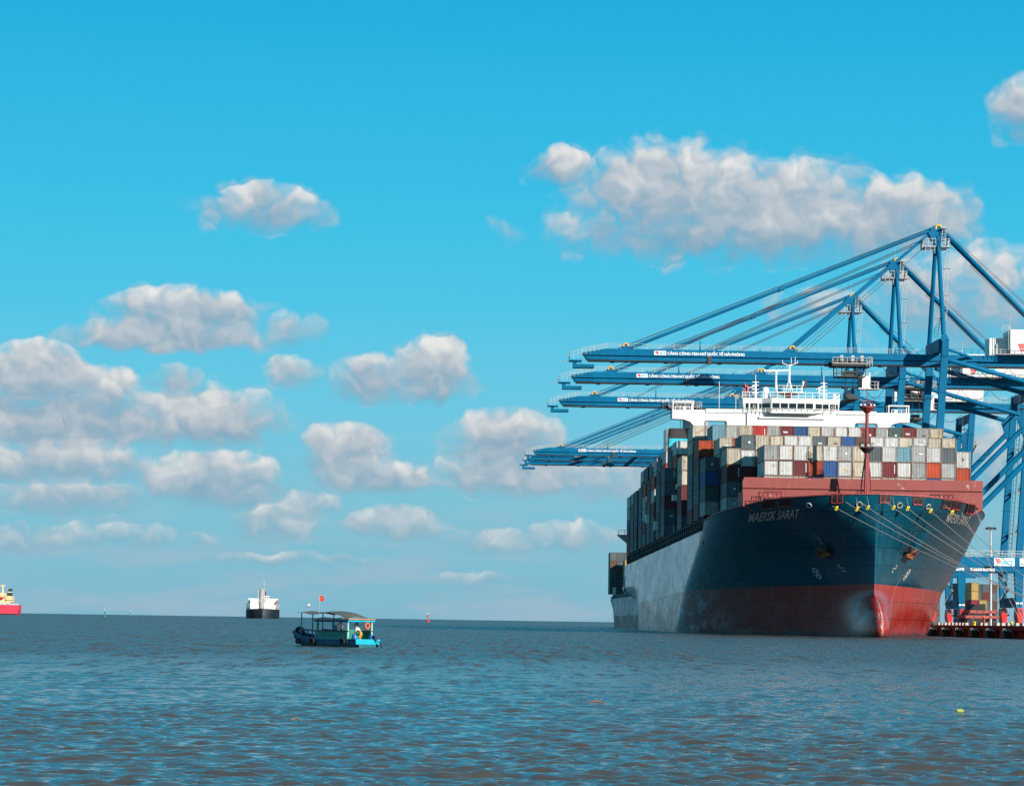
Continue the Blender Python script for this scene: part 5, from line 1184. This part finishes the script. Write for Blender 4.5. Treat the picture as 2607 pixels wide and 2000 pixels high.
# ------------------------------------------------------------------ people
def skin_person(name, par_loc, rz, J, radii, edges, parts, mats, scale=1.0):
    """J: joints; one continuous body plus clothing grown over the same joints"""
    root = empty(name, par_loc, rz); root.scale = (scale,) * 3
    def grow(nm, js, es, grow_r, m):
        idx = {j: i for i, j in enumerate(js)}; me = bpy.data.meshes.new(nm); me.from_pydata([J[j] for j in js], [(idx[a], idx[b]) for a, b in es], []); me.update()
        o = bpy.data.objects.new(nm, me); COL.objects.link(o); o.parent = root
        md = o.modifiers.new('skin', 'SKIN'); md.use_smooth_shade = True
        for j, v in zip(js, me.skin_vertices[0].data): r = radii[j] * grow_r; v.radius = (r, r); v.use_root = (j == js[0])
        o.modifiers.new('sub', 'SUBSURF').levels = 1; o.modifiers['sub'].render_levels = 1; me.materials.append(MATS[m]); return o
    grow('body', list(J), edges, 1.0, mats['body'])
    for nm, js, k in parts: grow(nm, js, [(a, b) for a, b in edges if a in js and b in js], k, mats[nm])
    h = J['head']; hr = MB().lathe([(0.105, -0.02), (0.112, 0.04), (0.09, 0.10), (0.02, 0.13)], (h[0], h[1], h[2]), 10).build('hair', mats['hair'], root, True)
    return root
paint('skin_tone', (0.36, 0.20, 0.13), 0.6, var=0.05); paint('shirt_white', (0.72, 0.70, 0.66), 0.8, var=0.08, scale=4); paint('shorts_orange', (0.62, 0.26, 0.03), 0.8, var=0.1, scale=4); paint('hair_black', (0.012, 0.01, 0.01), 0.6, var=0.0); paint('hi_vis', (0.80, 0.07, 0.015), 0.7, var=0.1, scale=4); paint('helmet', (0.75, 0.30, 0.12), 0.4, var=0.0)
BODY_E = [('pelvis', 'waist'), ('waist', 'chest'), ('chest', 'neck'), ('neck', 'head')]
for s in 'lr': BODY_E += [('chest', 'sh' + s), ('sh' + s, 'el' + s), ('el' + s, 'wr' + s), ('wr' + s, 'pa' + s), ('pelvis', 'hi' + s), ('hi' + s, 'kn' + s), ('kn' + s, 'an' + s), ('an' + s, 'to' + s)] + [('pa' + s, f'f{k}' + s) for k in range(5)]
RAD = {'pelvis': 0.115, 'waist': 0.10, 'chest': 0.115, 'neck': 0.055, 'head': 0.10}
for s in 'lr': RAD.update({'sh' + s: 0.065, 'el' + s: 0.045, 'wr' + s: 0.032, 'pa' + s: 0.034, 'hi' + s: 0.085, 'kn' + s: 0.06, 'an' + s: 0.042, 'to' + s: 0.036}); RAD.update({f'f{k}' + s: 0.010 for k in range(5)})
def fingers(J, s, d):
    p = Vector(J['pa' + s]); d = Vector(d).normalized(); side = d.cross(Vector((0, 0, 1))).normalized()
    if side.length < 0.1: side = Vector((1, 0, 0))
    for k in range(5): J[f'f{k}' + s] = tuple(p + d * (0.05 if k == 0 else 0.085 + 0.012 * (2 - abs(k - 2))) + side * ((k - 2) * 0.022 if k else 0.07))
# stooping man in the boat (faces local +x)
J1 = {'pelvis': (0, 0, 0.80), 'waist': (0.09, 0, 0.95), 'chest': (0.26, 0, 1.13), 'neck': (0.38, 0, 1.24), 'head': (0.46, 0, 1.33)}
for s, q in (('l', 1), ('r', -1)):
    J1.update({'sh' + s: (0.28, 0.19 * q, 1.14), 'el' + s: (0.36, 0.22 * q, 0.90), 'wr' + s: (0.50, 0.16 * q, 0.74), 'pa' + s: (0.56, 0.14 * q, 0.70), 'hi' + s: (0, 0.10 * q, 0.74), 'kn' + s: (0.10, 0.12 * q, 0.42), 'an' + s: (0.0, 0.12 * q, 0.06), 'to' + s: (0.14, 0.13 * q, 0.03)}); fingers(J1, s, (0.7, 0, -0.6))
J2 = {'pelvis': (0, 0, 0.95), 'waist': (0, 0, 1.12), 'chest': (0, 0, 1.34), 'neck': (0.01, 0, 1.52), 'head': (0.02, 0, 1.65)}
for s, q in (('l', 1), ('r', -1)):
    J2.update({'sh' + s: (0, 0.19 * q, 1.40), 'el' + s: (0.02, 0.25 * q, 1.12), 'wr' + s: (0.10, 0.24 * q, 0.88), 'pa' + s: (0.13, 0.24 * q, 0.80), 'hi' + s: (0, 0.10 * q, 0.90), 'kn' + s: (0.03, 0.11 * q, 0.50), 'an' + s: (0, 0.11 * q, 0.08), 'to' + s: (0.15, 0.12 * q, 0.03)}); fingers(J2, s, (0.2, 0, -1))
SHIRT = ['waist', 'chest', 'pelvis', 'shl', 'shr', 'ell', 'elr']; SHIRT = ['pelvis'] + [j for j in SHIRT if j != 'pelvis']
w = skin_person('person', (QX + 1.7, 548, QZ), R(200), J2, RAD, BODY_E, [('overalls', ['pelvis', 'waist', 'chest', 'shl', 'shr', 'ell', 'elr', 'wrl', 'wrr', 'hil', 'hir', 'knl', 'knr', 'anl', 'anr'], 1.32)], {'body': 'skin_tone', 'overalls': 'hi_vis', 'hair': 'helmet'})
tag(w, 'person in orange overalls and helmet standing on the quay edge', 'person')

# ------------------------------------------------------------------ small boat
paint('boat_navy', (0.008, 0.12, 0.25), 0.5, var=0.3, scale=2.5, streak=0.35); paint('boat_teal', (0.006, 0.13, 0.15), 0.55, var=0.35, scale=2.5, streak=0.3); paint('boat_cyan', (0.0, 0.42, 0.62), 0.45, var=0.15, scale=3, streak=0.2)
paint('cabin_green', (0.015, 0.23, 0.18), 0.55, var=0.2, scale=2); paint('post_mint', (0.36, 0.62, 0.48), 0.5, var=0.1); paint('plank_dark', (0.10, 0.03, 0.025), 0.7, var=0.2, scale=3); paint('plank_orange', (0.62, 0.27, 0.06), 0.6, var=0.2, scale=3); paint('tarp', (0.10, 0.10, 0.085), 0.8, var=0.25, scale=1.5)
paint('drum_blue', (0.01, 0.16, 0.42), 0.4, var=0.1); paint('buoy_orange', (0.85, 0.14, 0.03), 0.55, var=0.1); paint('buoy_faded', (0.42, 0.15, 0.10), 0.7, var=0.2)
BL, BRZ = (-4.95, 190.0, 0.0), R(130)
boat = empty('wooden_boat', BL, BRZ); boat.scale = (1.22, 1, 1); tag(boat, 'small blue and green wooden boat with canopy, tarp and tyre fenders', 'boat')
bmat = Matrix.Translation(BL) @ Matrix.Rotation(BRZ, 4, 'Z') @ Matrix.Diagonal((1.22, 1, 1, 1))
sx_ = [0, 1.2, 2.6, 4.0, 5.0, 5.7, 6.25]; hb_ = [0.95, 1.05, 1.08, 0.98, 0.70, 0.36, 0.07]; gz_ = [0.50, 0.46, 0.45, 0.52, 0.66, 0.82, 0.95]; wb_ = [0.84, 0.95, 0.98, 0.84, 0.48, 0.17, 0.03]; bz_ = [-0.15, -0.18, -0.2, -0.18, -0.10, 0.12, 0.55]
def bs_(x): return [float(np.interp(x, sx_, a)) for a in (hb_, gz_, wb_, bz_)]
lo_, up_ = MB(), MB(); xs = np.linspace(0, 6.25, 22)
for s in (-1, 1):
    r0, r1, r2, r3 = [], [], [], []
    for x in xs:
        h, g, w_, b = bs_(x); zc = b + (g - b) * 0.55; r0.append((x, s * w_ * 0.55, b)); r1.append((x, s * w_, b + (g - b) * 0.28)); r2.append((x, s * (w_ + (h - w_) * 0.6), zc)); r3.append((x, s * h, g))
    f = (lambda r: r) if s < 0 else (lambda r: r[::-1])
    lo_.grid([f(r0), f(r1), f(r2)]); up_.grid([f(r2), f(r3)])
lo_.build('hull_bottom', 'boat_teal', boat); up_.build('upper_strake', 'boat_navy', boat)
gw = MB(); 
for s in (-1, 1):
    pts = [(x, s * (bs_(x)[0] + 0.01), bs_(x)[1]) for x in xs]
    for a, b in zip(pts[:-1], pts[1:]): gw.bar(a, b, 0.07, 0.06)
gw.build('gunwale', 'boat_navy', boat)
MB().add([(-0.02, -0.97, 0.50), (-0.02, 0.97, 0.50), (-0.02, 0.93, 0.18), (-0.02, -0.93, 0.18), (0.06, -0.97, 0.50), (0.06, 0.97, 0.50), (0.06, 0.93, 0.18), (0.06, -0.93, 0.18)], [(0, 1, 2, 3), (7, 6, 5, 4), (0, 4, 5, 1), (1, 5, 6, 2), (2, 6, 7, 3), (3, 7, 4, 0)]).build('transom', 'boat_cyan', boat)
MB().box(0.0, 0.05, -0.7, 0.7, -0.15, 0.19).build('transom_bottom', 'boat_teal', boat)
MB().grid([[(x, -bs_(x)[0] * 0.95, 0.22 + 0.3 * max(0, (x - 4) / 2.2)) for x in xs], [(x, bs_(x)[0] * 0.95, 0.22 + 0.3 * max(0, (x - 4) / 2.2)) for x in xs]]).build('deck', 'boat_teal', boat)
for s in (-1, 1):
    MB().box(0.68, 3.25, s * 0.96 - 0.025, s * 0.96 + 0.025, 0.42, 0.98).build('cabin_side', 'cabin_green', boat)
    MB().box(0.6, 3.3, s * 0.97 - 0.05, s * 0.97 + 0.05, 0.97, 1.03).build('sill', 'plank_dark', boat)
    for x, m_ in ((0.68, 'post_mint'), (1.9, 'cabin_green'), (3.2, 'cabin_green')): MB().bar((x, s * 0.95, 0.25 if x < 1 else 0.98), (x, s * 0.95, 1.66), 0.085, 0.085).build('post', m_, boat)
    for x in (3.75, 4.7): MB().tube((x, s * 0.85, 0.5), (x, s * 0.85, 2.12), 0.032, n=8).build('pole', 'boat_navy', boat)
    MB().bar((3.35, s * 0.98, 0.98), (4.75, s * 0.86, 1.06), 0.05, 0.10).bar((3.35, s * 0.98, 0.5), (3.35, s * 0.98, 1.0), 0.05, 0.07).bar((4.1, s * 0.92, 0.55), (4.1, s * 0.92, 1.02), 0.05, 0.07).bar((4.75, s * 0.86, 0.6), (4.75, s * 0.86, 1.06), 0.05, 0.07).build('bow_rail', 'boat_navy', boat)
MB().box(3.2, 3.25, -0.95, 0.95, 0.3, 0.98).build('cabin_front', 'cabin_green', boat)
MB().box(1.5, 1.55, -0.95, 0.2, 0.3, 1.1).build('bulkhead', 'cabin_green', boat)
MB().box(0.55, 3.5, -1.05, 1.05, 1.66, 1.72).build('roof', 'plank_dark', boat); MB().box(0.53, 0.60, -1.07, 1.07, 1.58, 1.67).build('roof_valance', 'boat_cyan', boat)
MB().box(0.62, 3.45, -1.0, 1.0, 1.55, 1.655).build('roof_beam', 'boat_navy', boat)
for k in range(3): MB().box(0.48 + 0.09 * k, 0.56 + 0.09 * k, -1.08, 1.08, 1.722, 1.77).build('roof_plank', 'plank_orange', boat)
tx_, tzv = [0.9, 1.4, 1.9, 2.4, 2.8, 3.2, 3.6, 4.0, 4.5, 4.9, 5.3], [1.86, 2.05, 2.18, 2.24, 2.22, 2.16, 2.08, 2.10, 2.22, 2.20, 2.14]
MB().grid([[(x, yv, z - 0.10 * abs(yv) ** 2 + 0.015 * math.sin(7 * x + 5 * yv)) for x, z in zip(tx_, tzv)] for yv in np.linspace(-0.95, 0.95, 7)]).build('tarp_awning', 'tarp', boat)
MB().path([(1.2, 0.95, 1.8), (1.8, 0.97, 1.76), (2.6, 0.96, 1.82), (3.2, 0.97, 1.77)], 0.035, 6).build('rolled_net', 'steel_dark', boat)
MB().tube((3.7, 0.4, 2.05), (3.7, 0.4, 3.25), 0.018, n=6).build('flag_pole', 'galvanised', boat)
fr_ = []
for i in range(7):
    u = i / 6; fr_.append([(3.7 - 0.12 * u + 0.03 * math.sin(5 * u), 0.4 - 0.24 * u, 3.23 - 0.36 * v - 0.10 * u * u * (1 - v) + 0.02 * math.sin(6 * u + v)) for v in np.linspace(0, 1, 5)])
fl = MB().grid(fr_).build('flag', 'letter_red', boat)
st_ = [(0.5 * (1 if k % 2 == 0 else 0.42) * math.sin(k * math.pi / 5), 0.5 * (1 if k % 2 == 0 else 0.42) * math.cos(k * math.pi / 5)) for k in range(10)]
for e in (-0.012, 0.012): MB().add([(3.64 + 0.05 * a + e * 1.5, 0.28 - 0.12 * a, 3.04 + 0.13 * b) for a, b in st_], [tuple(range(10))]).build('flag_star', 'rat_yellow', boat)
MB().lathe([(0.02, 0.12), (0.06, 0.10), (0.19, -0.02), (0.19, -0.04), (0.05, 0.0)], (0, 0, 0), 16).xf(Matrix.Translation((4.5, 0.5, 2.62)) @ Matrix.Rotation(R(-50), 4, 'Y') @ Matrix.Rotation(R(25), 4, 'X')).build('deck_lamp', 'galvanised', boat)
MB().tube((4.5, 0.5, 2.1), (4.5, 0.5, 2.6), 0.02, n=6).build('lamp_post', 'galvanised', boat)
MB().bar((0.02, -0.5, 0.5), (-0.35, -0.75, 0.25), 0.05, 0.05).box(-0.12, 0.12, -0.62, -0.45, 0.45, 0.72).bar((-0.3, -0.7, 0.3), (-0.42, -0.74, -0.1), 0.10, 0.04).build('outboard_motor', 'steel_dark', boat)
def onboat(mb, name, m, label, cat, group=None):
    o = mb.build(name, m, None, True); o.matrix_world = bmat; tag(o, label, cat, group); return o
onboat(MB().ring((1.25, 1.02, 1.32), 0.19, 0.045, 'y'), 'lifebuoy', 'buoy_faded', 'faded brown lifebuoy hung at the boat cabin window', 'lifebuoy', 'lifebuoys on the small boat')
onboat(MB().ring((0.62, -0.55, 1.34), 0.17, 0.055, 'x'), 'lifebuoy', 'buoy_orange', 'bright orange lifebuoy hung under the boat roof at the stern', 'lifebuoy', 'lifebuoys on the small boat')
onboat(MB().lathe([(0.15, 0.42), (0.16, 0.46), (0.16, 0.72), (0.13, 0.78), (0.05, 0.80)], (0.28, 0.80, 0), 14), 'plastic_drum', 'drum_blue', 'blue plastic drum beside the stooping man in the boat', 'drum', 'drums in the small boat')
onboat(MB().lathe([(0.17, 0.42), (0.18, 0.46), (0.18, 0.70), (0.15, 0.76), (0.05, 0.78)], (0.25, -0.55, 0), 14), 'plastic_drum', 'drum_blue', 'blue plastic drum at the right stern corner of the boat', 'drum', 'drums in the small boat')
onboat(MB().lathe([(0.085, 1.03), (0.09, 1.06), (0.09, 1.26), (0.05, 1.33), (0.03, 1.4)], (1.72, 0.93, 0), 12), 'water_bottle', 'drum_blue', 'blue water bottle standing on the boat cabin sill', 'bottle')
for x, z, r, t, wd, ax in ((3.55, 0.30, 0.17, 0.08, 'amidships near the boat\'s front cabin corner', 'y'), (0.98, 0.34, 0.16, 0.075, 'below the boat cabin\'s rear post', 'y'), (5.25, 0.30, 0.13, 0.06, 'low under the boat\'s bow', 'y')):
    yy = bs_(x)[0] + 0.05
    onboat(MB().ring((x, yy, z), r, t, ax, n=18, m=8), 'tyre', 'rubber', f'black tyre fender hanging {wd}', 'tyre', 'tyre fenders on the small boat')
onboat(MB().ring((5.75, 0.0, 0.86), 0.27, 0.13, 'y', n=18, m=8).ring((6.1, 0, 0.86), 0.12, 0.10, 'z', n=12, m=6), 'tyre', 'rubber', 'large black tyre lashed over the boat\'s bow tip', 'tyre', 'tyre fenders on the small boat')
pm = bmat @ Vector((0.12, 0.42, 0.20))
w = skin_person('person', tuple(pm), R(130 + 35), J1, RAD, BODY_E, [('shirt', ['waist', 'chest', 'neck', 'shl', 'shr', 'ell', 'elr'], 1.42), ('shorts', ['pelvis', 'waist', 'hil', 'hir', 'knl', 'knr'], 1.3)], {'body': 'skin_tone', 'shirt': 'shirt_white', 'shorts': 'shorts_orange', 'hair': 'hair_black'}, 0.86)
tag(w, 'person in white shirt and orange shorts stooping in the small boat', 'person')
